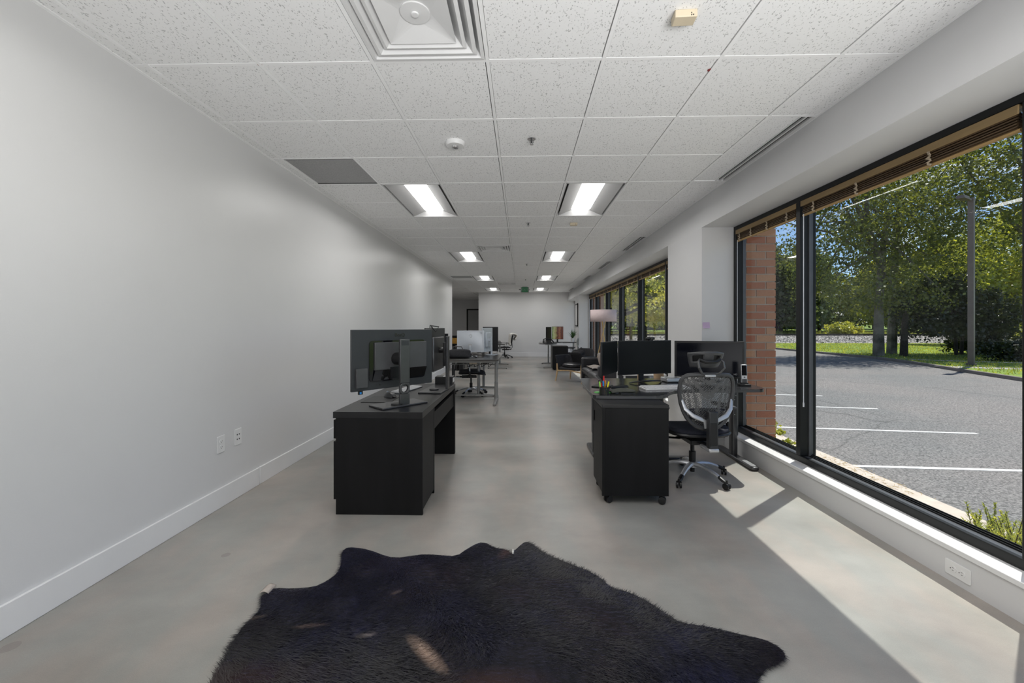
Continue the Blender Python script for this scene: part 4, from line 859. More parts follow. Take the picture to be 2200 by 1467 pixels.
MB().tube([(.028*math.cos(t/14*2*PI), .024, .36+.028*math.sin(t/14*2*PI)) for t in range(12)], .004, 6).build('logo_ring', 'chrome', b)
MB().box(-.033, .033, .02, .026, .17, .22).build('cable_recess', 'silver', b)
MB().box(-.018, .018, .03, .06, .0, .19).build('stand_neck', 'silverw', im, bevel=.003); MB().box(-.115, .115, -.06, .11, 0, .008).build('stand_foot', 'silverw', im, bevel=.002)
e = monitor('monitor', (-.634, 7.50, .725), math.radians(-106), .52, .06, .50, 'white-backed display turned sideways beside the silver all-in-one', m='silverw', fm='silverw', foot='plate', foff=.02)
e = monitor('monitor', (-.60, 7.93, .725), .12, .30, .04, .515, 'black upright monitor at the right end of the grey woodgrain desk', foot='oval', fw=.30, fd=.2, scr='screen')
e = monitor('monitor', (-.78, 8.12, .725), -.2, .45, .10, .44, 'black monitor half hidden behind the upright one', foot='plate')
bg_ = empty('laptop_bag', (-1.05, 6.78, .725), .1, 'slumped black bag lying on the left of the far desk', 'bag')
def blob(sx, sy, sz, seed=0, k=.12):
    rr = random.Random(seed); ph = [rr.uniform(0, 6) for _ in range(6)]
    def f(u, v):
        a = u*2*PI; b_ = v*PI; x, y, z = math.sin(b_)*math.cos(a), math.sin(b_)*math.sin(a), math.cos(b_)
        q = 1+k*(math.sin(3*x+ph[0])+math.sin(4*y+ph[1])+math.sin(5*z+ph[2]+2*x))*.5
        s3 = lambda t: math.copysign(abs(t)**.6, t)
        return (s3(x)*sx*q, s3(y)*sy*q, max(0, sz+s3(z)*sz*q))
    return f
MB().grid(blob(.23, .13, .07, 3), 22, 14).build('bag_body', 'fabric', bg_, smooth=True); MB().tube([(-.1, 0, .13), (-.08, .02, .19), (.05, .02, .185), (.08, 0, .13)], .008, 6).build('handle', 'black', bg_)
MB().tube([(.18, -.05, .10), (.26, -.08, .03), (.30, -.02, .012)], .012, 6).build('strap', 'black', bg_)
e = monitor('monitor', (-1.50, 7.0, .725), .5, .50, .09, .40, 'black monitor at the wall end of the far desk', foot='plate')
e = empty('drawer_cabinet', (-1.8, 11.5, 0), 0, 'small black cabinet standing by the end of the left wall', 'cabinet')
MB().box(-.15, .15, 0, .4, .02, .50).build('body', 'black', e, bevel=.004)
for q in range(3): MB().box(-.14, .14, -.012, .0, .03+q*.155, .175+q*.155).build('drawer', 'black', e, bevel=.002)
sh_ = empty('shelf_unit', (-2.32, 14.1, 0), 0, 'low black shelf unit in the hall corner behind the left wall', 'shelf')
MB().box(-.5, -.47, 0, .35, 0, .92).box(.47, .5, 0, .35, 0, .92).box(-.5, .5, .33, .35, 0, .92).build('carcass', 'black', sh_)
for z in (.03, .33, .62, .90): MB().box(-.47, .47, 0, .33, z, z+.025).build('shelf_board', 'black', sh_)
for j, (x, z, sx, sz, mm, lb) in enumerate(((-.3, .645, .2, .16, 'black', 'black box on the upper shelf of the low shelf unit, left'), (.02, .645, .22, .2, 'orange', 'orange-brown box on the upper shelf of the low shelf unit'), (.32, .645, .16, .14, 'silver', 'grey box on the upper shelf of the low shelf unit, right'), (-.1, .355, .3, .2, 'dgrey', 'dark grey box on the middle shelf of the low shelf unit'))):
    e = empty('storage_box', (-2.32+x, 14.16, z), 0, lb, 'box'); MB().box(-sx/2, sx/2, 0, .22, 0, sz*.8).build('tray', mm, e, bevel=.004); MB().box(-sx/2-.004, sx/2+.004, -.004, .224, sz*.8, sz).build('lid', mm, e, bevel=.003)
db = empty('adjustable_desk', (0, 0, 0), 0, 'farthest dark desk on the left in front of the back wall', 'desk')
MB().prism(rrect(1.15, 1.45, .04, cx=-1.06, cy=12.72), .70, .725).build('desk_top', 'greytop', db)
tleg(db, -.70, 12.05, .70, 0, .3, .28, r=.026); tleg(db, -.70, 13.3, .70, 0, .3, .28, r=.026); tleg(db, -1.4, 12.05, .70, 0, .2, .2, r=.026)
e = monitor('monitor', (-.80, 12.35, .725), math.radians(100), .5, .09, .42, 'dark monitor on the farthest left desk', foot='plate')
e = empty('desk_phone', (-.72, 12.62, .725), .3, 'black desk phone on the farthest left desk', 'phone')
MB().add([(-.09, -.1, 0), (.09, -.1, 0), (.09, .1, 0), (-.09, .1, 0), (-.09, -.1, .02), (.09, -.1, .02), (.09, .1, .08), (-.09, .1, .08)], [(0, 3, 2, 1), (4, 5, 6, 7), (0, 1, 5, 4), (1, 2, 6, 5), (2, 3, 7, 6), (3, 0, 4, 7)]).build('base', 'black', e); MB().tube([(-.06, -.08, .05), (-.06, 0, .09), (-.06, .09, .11)], [.018, .012, .018], 8).build('handset', 'black', e)
c3 = office_chair((-.66, 16.05, 0), PI/2+.2, 'black padded swivel chair near the back wall with a white cloth over its back', star=.2, headrest=False, base='black', seatm='fabric', meshb=False, lean=.15)
def drape(u, v):
    # v 0: hanging behind the back (away from the seat), v 1: long fall over the front
    w_ = (u-.5)*(.44-.10*v); t_ = (v-.38)/.62
    y = -.385-.045*math.sin(min(1, v/.38)*PI)*1.6-.02*math.sin(u*9) if v < .30 else (-.385+(v-.30)/.16*.15 if v < .46 else -.235+.02*math.sin(u*7)+.05*(v-.46))
    z = .72+.205*(v/.30) if v < .30 else (.925+.018*math.sin((v-.30)/.16*PI) if v < .46 else .925-.42*(v-.46)/.54)
    return (w_+.015*math.sin(v*11), y, z+.018*math.sin(u*8+v*5)*(1 if v < .46 else .4))
tw = MB().grid(drape, 14, 26).build('draped_cloth', 'cloth', solid=.055, smooth=True, loc=(-.66, 16.05, .0), rot=(0, 0, PI/2+.2))
tag(tw, 'rumpled white cloth draped over the far swivel chair back', 'cloth')

# ------------------------------------------------------------------ right near desk
rd = empty('corner_desk', (0, 0, 0), 0, 'large dark corner desk by the near window, black T-shaped legs', 'desk')
DT = .732
pl = [(.575, 3.085), (1.00, 3.085), (1.06, 3.10), (1.12, 3.17), (1.18, 3.27), (1.26, 3.35), (1.40, 3.39), (1.96, 3.42), (2.02, 3.44), (2.055, 3.50), (2.075, 3.95), (2.07, 4.10), (.62, 4.12), (.585, 4.09), (.535, 3.13)]
MB().prism(smooth_poly(pl, 1), DT-.006, DT).build('desk_top', 'desktop', rd)
MB().prism([(x*.9985+.002, y*.9995+.002) for x, y in smooth_poly(pl, 1)], DT-.026, DT-.006).build('edge_band', 'dmetal', rd)
for x, y, f0, f1 in ((2.025, 3.945, .38, .29), (.72, 4.0, .12, .30)):
    l = MB().prism(rrect(.058, .075, .02, cx=x, cy=y), .03, .30).build('leg', 'dmetal', rd, smooth=True)
    MB().prism(rrect(.066, .086, .022, cx=x, cy=y), .22, DT-.026).build('leg_sleeve', 'dmetal', l, smooth=True)
    MB().prism(rrect(.075, f0+f1, .03, cx=x, cy=y+(f1-f0)/2), 0.004, .036).build('foot', 'dmetal', l, bevel=.008)
    MB().prism(rrect(.045, .17, .02, cx=x, cy=y-f0+.11), .036, .0375).build('foot_pad', 'silver', l)
    for zz in (.42, .56, .60): MB().lathe([(.004, 0), (.004, .003)], 10, tr(x-.01+.012*(zz > .58), y-.043, zz) @ rot(PI/2, 'X')).build('screw', 'silver', l)
l = MB().prism(rrect(.06, .06, .02, cx=1.30, cy=3.86), .03, DT-.026).build('leg', 'dmetal', rd, smooth=True); MB().box(1.15, 1.58, 3.82, 3.89, .004, .034).build('foot', 'dmetal', l, bevel=.008)
B('cross_beam', 'dmetal', .75, 2.0, 3.93, 3.97, .62, .68, rd)
cb = empty('rolling_cabinet', (0, 0, 0), 0, 'black wheeled cabinet in front of the corner desk', 'cabinet')
B('body', 'lam', .590, 1.033, 2.880, 3.25, .062, .680, cb, .0015); B('cabinet_top', 'lamtop', .567, 1.034, 2.876, 3.27, .680, .704, cb, .0015)
B('door', 'lam', .572, .588, 2.90, 3.24, .075, .67, cb, .001); MB().tube([(.568, 3.20, .52), (.568, 3.20, .60)], .004, 6).build('handle', 'black', cb); B('plinth_strip', 'lam', .568, .59, 2.879, 2.898, .062, .68, cb)
for x, y in ((.62, 2.925), (.995, 2.905), (.62, 3.215), (.995, 3.215)): caster(cb, x, y, .05, .026, a=.6 if x < .8 else 2.7)
office_chair((1.42, 3.42, 0), .05, 'black mesh swivel chair with headrest at the corner desk by the near window', star=math.radians(-59))
mr_ = monitor('monitor', (1.148, 3.80, DT), math.radians(18), .565, .078, .390, 'wide black monitor with a webcam on top, centre of the corner desk', foot='arc', fw=.34, scr='screen', back=.02, foff=.0)
e = monitor('monitor', (.762, 3.515, DT), math.radians(60), .42, .11, .392, 'smaller black monitor turned beside the pen cup', foot='plate', fw=.16, fd=.14, bez=.01)
MB().tube([(-.06, .1, .10), (-.12, .02, .05), (-.16, -.04, .006)], .010, 6).build('brace', 'dmetal', e)
tv = monitor('monitor', (1.77, 3.895, DT), math.radians(-17.4), .60, .035, .382, 'thick-framed black screen behind the chair headrest', bez=.019, scr='screeng', foot='oval', fw=.26, back=.04)
text('HD', .02, 'silver', tv, (.225, -.003, .075), (PI/2, 0, 0), name='sticker')
wc = empty('webcam', (1.195, 3.815, DT+.390), math.radians(18), 'black webcam clipped on the wide monitor', 'webcam')
MB().box(-.045, .045, -.018, .012, .006, .032).build('body', 'black', wc, bevel=.01); MB().tube([(0, -.018, .019), (0, -.026, .019)], .011, 14).build('lens', 'blackg', wc); MB().box(-.02, .02, -.02, .03, -.002, .008).build('clip', 'black', wc)
kb = empty('keyboard', (1.20, 3.44, DT), math.radians(10), 'white keyboard on the corner desk in front of the wide monitor', 'keyboard')
MB().add([(-.2, -.065, 0), (.2, -.065, 0), (.2, .065, 0), (-.2, .065, 0), (-.2, -.065, .010), (.2, -.065, .010), (.2, .065, .018), (-.2, .065, .018)], [(0, 3, 2, 1), (4, 5, 6, 7), (0, 1, 5, 4), (1, 2, 6, 5), (2, 3, 7, 6), (3, 0, 4, 7)]).build('case', 'whitep', kb, bevel=.002)
b = MB()
for j in range(5):
    for i in range(15): b.box(-.192+i*.0257, -.170+i*.0257, -.058+j*.0235, -.038+j*.0235, .011+.0014*j, .0175+.0016*j)
b.build('keys', 'keys', kb)['kind'] = 'stuff'
e = empty('mini_computer', (1.41, 3.87, DT), .1, 'small pale grey box between the two black screens', 'computer'); MB().box(-.075, .075, -.07, .07, .004, .042).build('case', 'silver', e, bevel=.008); MB().box(-.065, .065, -.06, .06, 0, .004).build('base', 'black', e)
pc = empty('pen_cup', (.640, 3.165, .704), 0, 'black wire mesh pen cup at the desk corner', 'cup')
MB().grid(lambda u, v: (.036*math.cos(u*2*PI), .036*math.sin(u*2*PI), .003+.078*v), 24, 2).build('mesh_wall', 'cupmesh', pc, smooth=True)
MB().lathe([(.036, 0), (.036, .004)], 24).build('cup_base', 'black', pc); MB().tube([(.037*math.cos(t/24*2*PI), .037*math.sin(t/24*2*PI), .081) for t in range(25)], .0025, 6, cap=False).build('rim', 'black', pc)
pens = [('red', -.004, .012, .16, .02, .005, 'red pen standing tallest in the pen cup'), ('blue', -.008, -.012, .125, -.01, .0, 'blue marker in the pen cup'), ('lime', -.024, -.004, .118, -.10, .0, 'lime green highlighter at the left of the pen cup'), ('red', -.016, .002, .108, -.05, .02, 'short dark red pen beside the lime highlighter'), ('yellow', .006, -.004, .122, .24, 0, 'yellow highlighter leaning right in the pen cup'), ('black', -.02, .018, .13, -.14, .1, 'black pen at the back left of the pen cup'), ('orange', .004, .018, .125, .06, .1, 'pale orange pencil at the back of the pen cup'), ('green', .018, -.014, .07, .05, 0, 'short green pen low in the pen cup')]
for mm, x, y, l_, t1, t2, lb in pens:
    e = empty('pen', (.640+x, 3.165+y, .709), 0, lb, 'pen', 'pens in the mesh cup'); e.rotation_euler = (t2*.5, t1, 0)
    MB().tube([(0, 0, 0), (0, 0, l_*.68)], .0055, 8).build('barrel', 'dgrey' if mm in ('red', 'blue') else mm, e, smooth=True); MB().tube([(0, 0, l_*.68), (0, 0, l_)], [.0068, .006], 8).build('cap', mm, e, smooth=True)
e = empty('green_pouch', (.66, 3.235, .704), .05, 'flat green pouch lying behind the pen cup', 'pouch'); MB().grid(blob(.095, .03, .018, 5, .06), 18, 8).build('pouch_body', 'green', e, smooth=True)
e = empty('stapler', (.80, 3.33, DT), .15, 'black stapler with a pale band left of the keyboard', 'stapler')
MB().box(-.075, .07, -.016, .016, 0, .008).build('base', 'black', e, bevel=.003); MB().add([(-.075, -.016, .016), (.075, -.014, .024), (.075, .014, .024), (-.075, .016, .016), (-.075, -.014, .036), (.06, -.012, .044), (.06, .012, .044), (-.075, .014, .036)], [(0, 3, 2, 1), (4, 5, 6, 7), (0, 1, 5, 4), (1, 2, 6, 5), (2, 3, 7, 6), (3, 0, 4, 7)]).build('arm', 'black', e, bevel=.003); MB().box(-.07, .06, -.012, .012, .008, .020).build('magazine', 'silver', e)
e = empty('folded_pouch', (.785, 3.20, DT), .1, 'grey-green folded cloth case on the corner desk', 'pouch'); MB().grid(lambda u, v: (-.09+.18*u, -.035+.07*v+.012*math.sin(u*5), .008+.022*math.sin(u*PI*.8+.4)*math.sin(v*PI)+.01*u), 14, 8).build('case_body', 'greyc', e, smooth=True, solid=.010); MB().box(-.02, .09, -.04, .02, 0, .004).build('flap', 'dgrey', e)
e = empty('cordless_phone', (1.955, 3.62, DT), -.2, 'cordless phone standing in its cradle at the window end of the corner desk', 'phone')
MB().box(-.045, .045, -.03, .05, 0, .018).build('cradle', 'black', e, bevel=.004); MB().box(-.03, .03, -.012, .03, .015, .03).build('cradle_lip', 'black', e, bevel=.003)
hs = MB().box(-.024, .024, -.008, .014, .02, .185).build('handset', 'silver', e, bevel=.004); hs.rotation_euler = (-.1, 0, 0)
MB().box(-.020, .020, -.0095, -.007, .09, .178).build('display', 'blackg', hs); MB().lathe([(.008, 0), (.008, .003)], 14, tr(0, -.009, .075) @ rot(PI/2, 'X')).build('button', 'chrome', hs); MB().box(-.019, .019, -.0095, -.007, .028, .06).build('keypad', 'dmetal', hs)
# things standing behind the corner desk
e = tag(MB().lathe([(.052, 0), (.052, .80), (.046, .80), (.046, .02)], 24).build('kraft_tube', 'kraft', loc=(1.47, 4.40, 0), smooth=True), 'tall kraft cardboard tube standing behind the corner desk', 'tube')
tb = empty('side_table', (1.45, 5.15, 0), 0, 'white low table behind the corner desk', 'table'); MB().box(-.22, .30, -.2, .2, .655, .672).build('table_top', 'whitep', tb, bevel=.003)
for x, y in ((-.2, -.18), (.28, -.18), (-.2, .18), (.28, .18)): MB().tube([(x, y, 0), (x, y, .655)], .012, 8).build('leg', 'whitep', tb)
e = tag(MB().lathe([(.03, 0), (.03, .09), (.026, .092)], 18).build('wooden_canister', 'beech', loc=(1.17, 4.03, DT), smooth=True), 'small wooden canister beneath the wide monitor', 'canister')

# ------------------------------------------------------------------ lounge area
lc = empty('lounge_chair', (1.262, 9.35, 0), math.radians(135), 'charcoal lounge chair with pale wooden legs facing the aisle', 'armchair')
def shell(u, v):   # u: around from left arm front, over the back, to right arm front ; v: bottom to top
    t = (u-.5)*2; a = t*1.9; r = .335
    x = math.sin(a)*r*1.06 if abs(a) < PI/2 else math.copysign(.355-.0*abs(a), a); y = -math.cos(a)*r if abs(a) < PI/2 else (abs(a)-PI/2)*.9
    if abs(a) >= PI/2: x = math.copysign(r*1.06, a)
    topz = .74-.17*min(1, max(0, (abs(t)-.22)/.30))**1.2+.02*(abs(t) > .6); flare = 1+.20*v*(1-.3*abs(t)); z = .30+(topz-.30)*v
    return (x*(flare if abs(t) < .8 else 1+.12*v), y*flare if y < 0 else y-(1-v)*.05*y*4, z)
MB().grid(shell, 36, 8).build('shell', 'fabric', lc, smooth=True, solid=.035, sub=1)
MB().grid(blob(.27, .29, .055, 9, .03), 24, 12).build('seat_cushion', 'leather', lc, smooth=True, loc=(0, 0.02, .315))
B('seat_base', 'fabric', -.28, .28, -.25, .30, .27, .33, lc, .03)
for sx, sy in ((-1, -1), (1, -1), (-1, 1), (1, 1)):
    MB().tube([(sx*.37, sy*.27+.03, .0), (sx*.335, sy*.245+.03, .24), (sx*.345, sy*.25+.03, .40)], [.014, .022, .016], 10).build('leg', 'beech', lc, smooth=True)
for s_ in (-1, 1): MB().tube([(-.33, s_*.245+.03, .235), (0, s_*.24+.03, .262), (.33, s_*.245+.03, .235)], .020, 8, flat=.8).build('rail', 'beech', lc, smooth=True)
MB().tube([(0, -.22, .255), (0, .27, .255)], .018, 8).build('rail', 'beech', lc, smooth=True)
e = tag(MB().grid(blob(.21, .07, .15, 21, .22), 26, 16).build('pillow', 'fluffy', smooth=True, loc=(1.37, 9.47, .385), rot=(-.35, 0, math.radians(135))), 'shaggy black pillow leaning in the lounge chair', 'pillow')
sf = empty('sofa', (0, 0, 0), 0, 'black leather sofa along the window wall', 'sofa')
B('base', 'leather', 1.26, 2.05, 6.42, 8.30, .16, .30, sf, .02)
for y0, y1 in ((6.55, 7.36), (7.37, 8.17)): MB().grid(lambda u, v: (1.215+.60*u, y0+(y1-y0)*v, .40+.018*math.sin(u*PI)*math.sin(v*PI)-.03*(abs(2*u-1)**6)-.02*(abs(2*v-1)**8)), 12, 12).build('seat_cushion', 'leather', sf, smooth=True, solid=.12)
B('arm', 'leather', 1.21, 2.0, 8.18, 8.32, .16, .625, sf, .03); B('arm', 'leather', 1.21, 2.0, 6.40, 6.54, .16, .625, sf, .03)
B('backrest', 'leather', 1.82, 2.06, 6.54, 8.18, .3, .74, sf, .05)
for x, y in ((1.25, 6.46), (1.25, 8.27), (2.0, 6.46), (2.0, 8.27)): MB().tube([(x, y, 0), (x, y, .16)], .012, 8).build('leg', 'chrome', sf)
e = tag(MB().grid(blob(.16, .045, .15, 8, .04), 22, 14).build('pillow', 'beige', smooth=True, loc=(1.60, 7.88, .455), rot=(-.25, .1, math.radians(100))), 'striped beige pillow on the black sofa', 'pillow')
e = tag(MB().grid(lambda u, v: (1.28+.42*u+.01*math.sin(v*9), 7.42+.62*v+.012*math.sin(u*8), .478+.010*math.sin(u*11+v*4)+.006*math.sin(v*15)), 20, 20).build('throw_blanket', 'beige', smooth=True, solid=.014), 'rumpled beige throw on the sofa seat', 'blanket')
fl_ = empty('floor_lamp', (1.745, 8.72, 0), 0, 'brass tripod floor lamp with a pink drum shade by the window', 'lamp')
MB().grid(lambda u, v: (.272*math.cos(u*2*PI), .272*math.sin(u*2*PI), 1.352+.245*v), 40, 2).build('lamp_shade', 'shade', fl_, smooth=True, solid=.003)
MB().tube([(.272*math.cos(t/40*2*PI), .272*math.sin(t/40*2*PI), 1.597) for t in range(41)], .003, 5, cap=False).build('shade_rim', 'cloth', fl_)
for k in range(3):
    a = .75+k*2*PI/3; MB().tube([(math.cos(a)*.26, math.sin(a)*.26, 0), (math.cos(a+PI)*.055, math.sin(a+PI)*.055, 1.40)], .0075, 8).build('leg', 'brass', fl_, smooth=True)
MB().lathe([(.015, 1.38), (.02, 1.42), (.02, 1.47)], 14).build('bulb_socket', 'brass', fl_); MB().tube([(-.27, 0, 1.40), (.27, 0, 1.40)], .003, 5).build('shade_spider', 'brass', fl_)

# ------------------------------------------------------------------ right far desk group
fd_ = empty('standing_desk', (0, 0, 0), 0, 'far adjustable desk with silver T legs near the back wall', 'desk')
MB().prism(smooth_poly([(.56, 12.05), (1.05, 12.05), (1.10, 12.9), (1.35, 13.1), (1.80, 13.12), (1.80, 13.75), (.62, 13.75), (.52, 12.4)], 1), .715, .738).build('desk_top', 'greytop', fd_)
tleg(fd_, .90, 12.2, .715, 0, .24, .2, r=.028); tleg(fd_, .90, 13.6, .715, 0, .22, .2, r=.026); tleg(fd_, 1.70, 13.35, .715, PI/2, .2, .2, r=.026)
B('control_tray', 'silver', .72, 1.06, 12.10, 12.35, .69, .715, fd_)
e = monitor('monitor', (1.148, 12.95, .738), -.03, .36, .10, .505, 'monitor with a lit coloured screen on the far adjustable desk', foot='oval', fw=.22, scr='lit', back=.02, bez=.006)
e = monitor('monitor', (.86, 12.75, .738), math.radians(62), .40, .05, .49, 'black monitor turned edge-on left of the lit screen', foot='plate', fw=.2)
e = empty('desk_phone', (.80, 12.35, .738), .2, 'black desk phone at the aisle end of the far adjustable desk', 'phone')
MB().add([(-.12, -.1, 0), (.12, -.1, 0), (.12, .1, 0), (-.12, .1, 0), (-.12, -.1, .02), (.12, -.1, .02), (.10, .1, .09), (-.10, .1, .09)], [(0, 3, 2, 1), (4, 5, 6, 7), (0, 1, 5, 4), (1, 2, 6, 5), (2, 3, 7, 6), (3, 0, 4, 7)]).build('base', 'black', e)
MB().tube([(-.16, -.05, .02), (-.14, -.03, .12), (-.02, 0, .15), (.10, -.02, .12), (.18, -.05, .02)], [.02, .018, .016, .018, .024], 8).build('handset', 'black', e, smooth=True)
e = empty('keyboard', (1.10, 12.45, .738), .1, 'slim dark keyboard on the far adjustable desk', 'keyboard'); MB().box(-.16, .16, -.06, .06, 0, .012).build('case', 'silver', e); keys(e, .32, .12, 12, 4, 'black')
e = empty('rolling_cabinet', (1.11, 11.62, 0), 0, 'plain black pedestal in front of the far adjustable desk', 'cabinet')
MB().box(-.215, .215, 0, .42, .03, .665).build('body', 'lam', e, bevel=.003); MB().box(-.22, .22, -.004, .43, .665, .685).build('cabinet_top', 'lamtop', e, bevel=.003)
for z in (.05, .26, .47): MB().box(.215, .222, .01, .41, z, z+.19).build('drawer', 'lam', e)
for x, y in ((-.17, .05), (.17, .05), (-.17, .37), (.17, .37)): MB().box(x-.02, x+.02, y-.02, y+.02, 0, .03).build('foot', 'black', e)
office_chair((1.50, 12.45, 0), PI/2-.2, 'grey-framed swivel chair behind the black pedestal', star=1.0, headrest=False, framem='legmetal', arms=True, lean=-.1)
pp = empty('potted_plant', (1.665, 13.3, .738), 0, 'spiky green plant in a white pot on the far desk', 'plant')
MB().lathe([(.045, 0), (.058, .125), (.052, .125), (.048, .11)], 22).build('pot', 'whitep', pp, smooth=True); MB().lathe([(.049, .11), (.01, .113)], 18).build('soil', 'soil', pp)
for k in range(60):
    a = random.uniform(0, 2*PI); L_ = random.uniform(.16, .40); t_ = random.uniform(.1, 1.0); g = []
    P_ = [Vector((math.cos(a)*(.01+L_*t_*s_**1.3), math.sin(a)*(.01+L_*t_*s_**1.3), .11+L_*(s_-.45*t_*s_*s_))) for s_ in (0, .33, .66, 1)]
    b = MB(); sd = Vector((-math.sin(a), math.cos(a), 0)); v = []
    for s_, p_ in zip((.008, .011, .008, .0005), P_): v += [p_-sd*s_, p_+sd*s_]
    b.add(v, [(0, 1, 3, 2), (2, 3, 5, 4), (4, 5, 7, 6)]).build('leaf', 'leafh', pp)
# ------------------------------------------------------------------ outside: ground
GZ = -1.2
def poly(name, m, pts, z, kind='structure', th=.05):
    o = MB().prism(pts, z-th, z).build(name, m); o['kind'] = kind; return o
KERB = [(16, -12), (18.6, 0), (20.6, 10), (22.18, 18.5), (23.57, 22.4), (25.4, 27), (26.6, 31.1), (26.75, 38), (27.0, 45), (26.5, 50)]
poly('ground_asphalt', 'asphalt', [(5.5, -12)]+KERB+[(5.5, 50)], GZ)
poly('ground_lawn', 'lawn', [(x+.15, y) for x, y in KERB[:-1]]+[(27.15, 50.15), (-20, 50.15), (-20, 57.2), (160, 57.2), (160, -12)], GZ+.11, th=.1)
b = MB(); bp = [(2.33, .05), (2.7, .0), (3.4, -.30), (5.25, -1.09), (5.30, -1.10)]
ys = [-12+2*i for i in range(32)]
for i in range(len(ys)-1):
    for (xa, za), (xb, zb) in zip(bp, bp[1:]): b.add([(xa, ys[i], za), (xb, ys[i], zb), (xb, ys[i+1], zb), (xa, ys[i+1], za)], [(0, 1, 2, 3)])
st(b.build('ground_bank', 'bank'))
kn = empty('kerb_near', (0, 0, 0)); kn['kind'] = 'structure'
for i in range(20): B('kerb_stone', 'concrete', 5.28, 5.62, -10+3*i, -10+3*i+2.985, -1.25, -1.095+random.uniform(-.006, .006), kn, .02)
kf = empty('kerb_far', (0, 0, 0)); kf['kind'] = 'structure'
for (xa, ya), (xb, yb_) in zip(KERB[2:], KERB[3:]):
    d_ = Vector((xb-xa, yb_-ya)); n_ = max(1, round(d_.length/3)); a = math.atan2(d_.y, d_.x)
    for q in range(n_):
        c_ = Vector((xa, ya))+d_*((q+.5)/n_); l = d_.length/n_-.02
        B('kerb_stone', 'kerbdk', -l/2, l/2, -.17, .02, -.05, .17, kf, .02, loc=(c_.x, c_.y, GZ), rot=(0, 0, a))
B('kerb_stone', 'kerbdk', 5.6, 26.6, 50, 50.2, GZ-.05, GZ+.16, kf)
lbl = ['nearest', 'second nearest', 'third nearest', 'fourth nearest', 'fifth', 'sixth', 'seventh', 'farthest but one', 'farthest']
for j, (xa, ya, xb, yb_) in enumerate([(5.75, 7.30, 10.5, 6.99), (5.75, 10.12, 10.42, 9.56), (5.75, 13.1, 10.59, 12.36), (5.75, 15.4, 10.6, 14.6), (5.75, 18.0, 10.6, 17.2), (5.75, 20.7, 10.6, 19.9), (5.75, 23.3, 10.6, 22.5), (5.75, 26, 10.6, 25.2)]):
    d_ = Vector((xb-xa, yb_-ya)).normalized(); nn_ = Vector((-d_.y, d_.x))*.05
    tag(MB().prism([(xa-nn_.x, ya-nn_.y), (xb-nn_.x, yb_-nn_.y), (xb+nn_.x, yb_+nn_.y), (xa+nn_.x, ya+nn_.y)], GZ, GZ+.004).build('parking_line', 'white'), f'white painted parking line, {lbl[j]} to the building window', 'road marking', 'parking bay lines')
st(MB().prism([(27.2, 29.9), (29.1, 28.55), (36, 24.3), (36, 23.7), (29.1, 27.8), (27.4, 28.9)], GZ+.1, GZ+.125).build('path_strip', 'path')); st(MB().prism([(24.3, 24.6), (30, 22.9), (36, 20.6), (36, 18.8), (24.2, 23.6)], GZ+.1, GZ+.118).build('path_gravel', 'path'))
# railway embankment
b = MB(); pf = [(57, -1.12), (59.3, -.25), (60, -.14), (63, -.12), (64.5, -.3), (66, .0), (100, .8), (160, 2)]
xs_ = [-40+8*i for i in range(33)]
MB().add([(x, y, z) for x in (-40, 200) for y, z in pf[:5]], [(i, i+1, 5+i+1, 5+i) for i in range(4)]).build('ground_ballast', 'ballast')['kind'] = 'structure'
MB().add([(x, y, z) for x in (-40, 200) for y, z in pf[4:]], [(i, i+1, 4+i+1, 4+i) for i in range(3)]).build('ground_meadow', 'lawn')['kind'] = 'structure'
n = 9000; X = RNG.uniform(-5, 75, n); Y = RNG.uniform(57.2, 60, n); Zb = np.interp(Y, [57, 59.3, 60], [-1.12, -.25, -.14]); s = RNG.uniform(.05, .13, n)
V = np.stack([np.stack([X+s*RNG.uniform(-1, 1, n), Y+s*RNG.uniform(-1, 1, n), Zb+s*RNG.uniform(-.2, 1, n)], 1) for _ in range(4)], 1)
F = (np.array([[0, 1, 2], [0, 3, 1], [1, 3, 2], [2, 3, 0]])[None]+(np.arange(n)*4)[:, None, None]).reshape(-1, 3)
o = np_mesh('ballast_stones', V.reshape(-1, 3), 3, 'ballast', None, F); tag(o, 'pale crushed stones on the railway embankment', 'stones', kind='stuff')
for y_, nm_ in ((60.4, 'nearer'), (61.9, 'farther')):
    rl = MB().box(-40, 200, y_-.035, y_+.035, 0, .12).box(-40, 200, y_-.07, y_+.07, -.13, .01).build('railway_rail', 'railm'); tag(rl, f'{nm_} dark rail on top of the stone embankment', 'rail', 'railway rails')

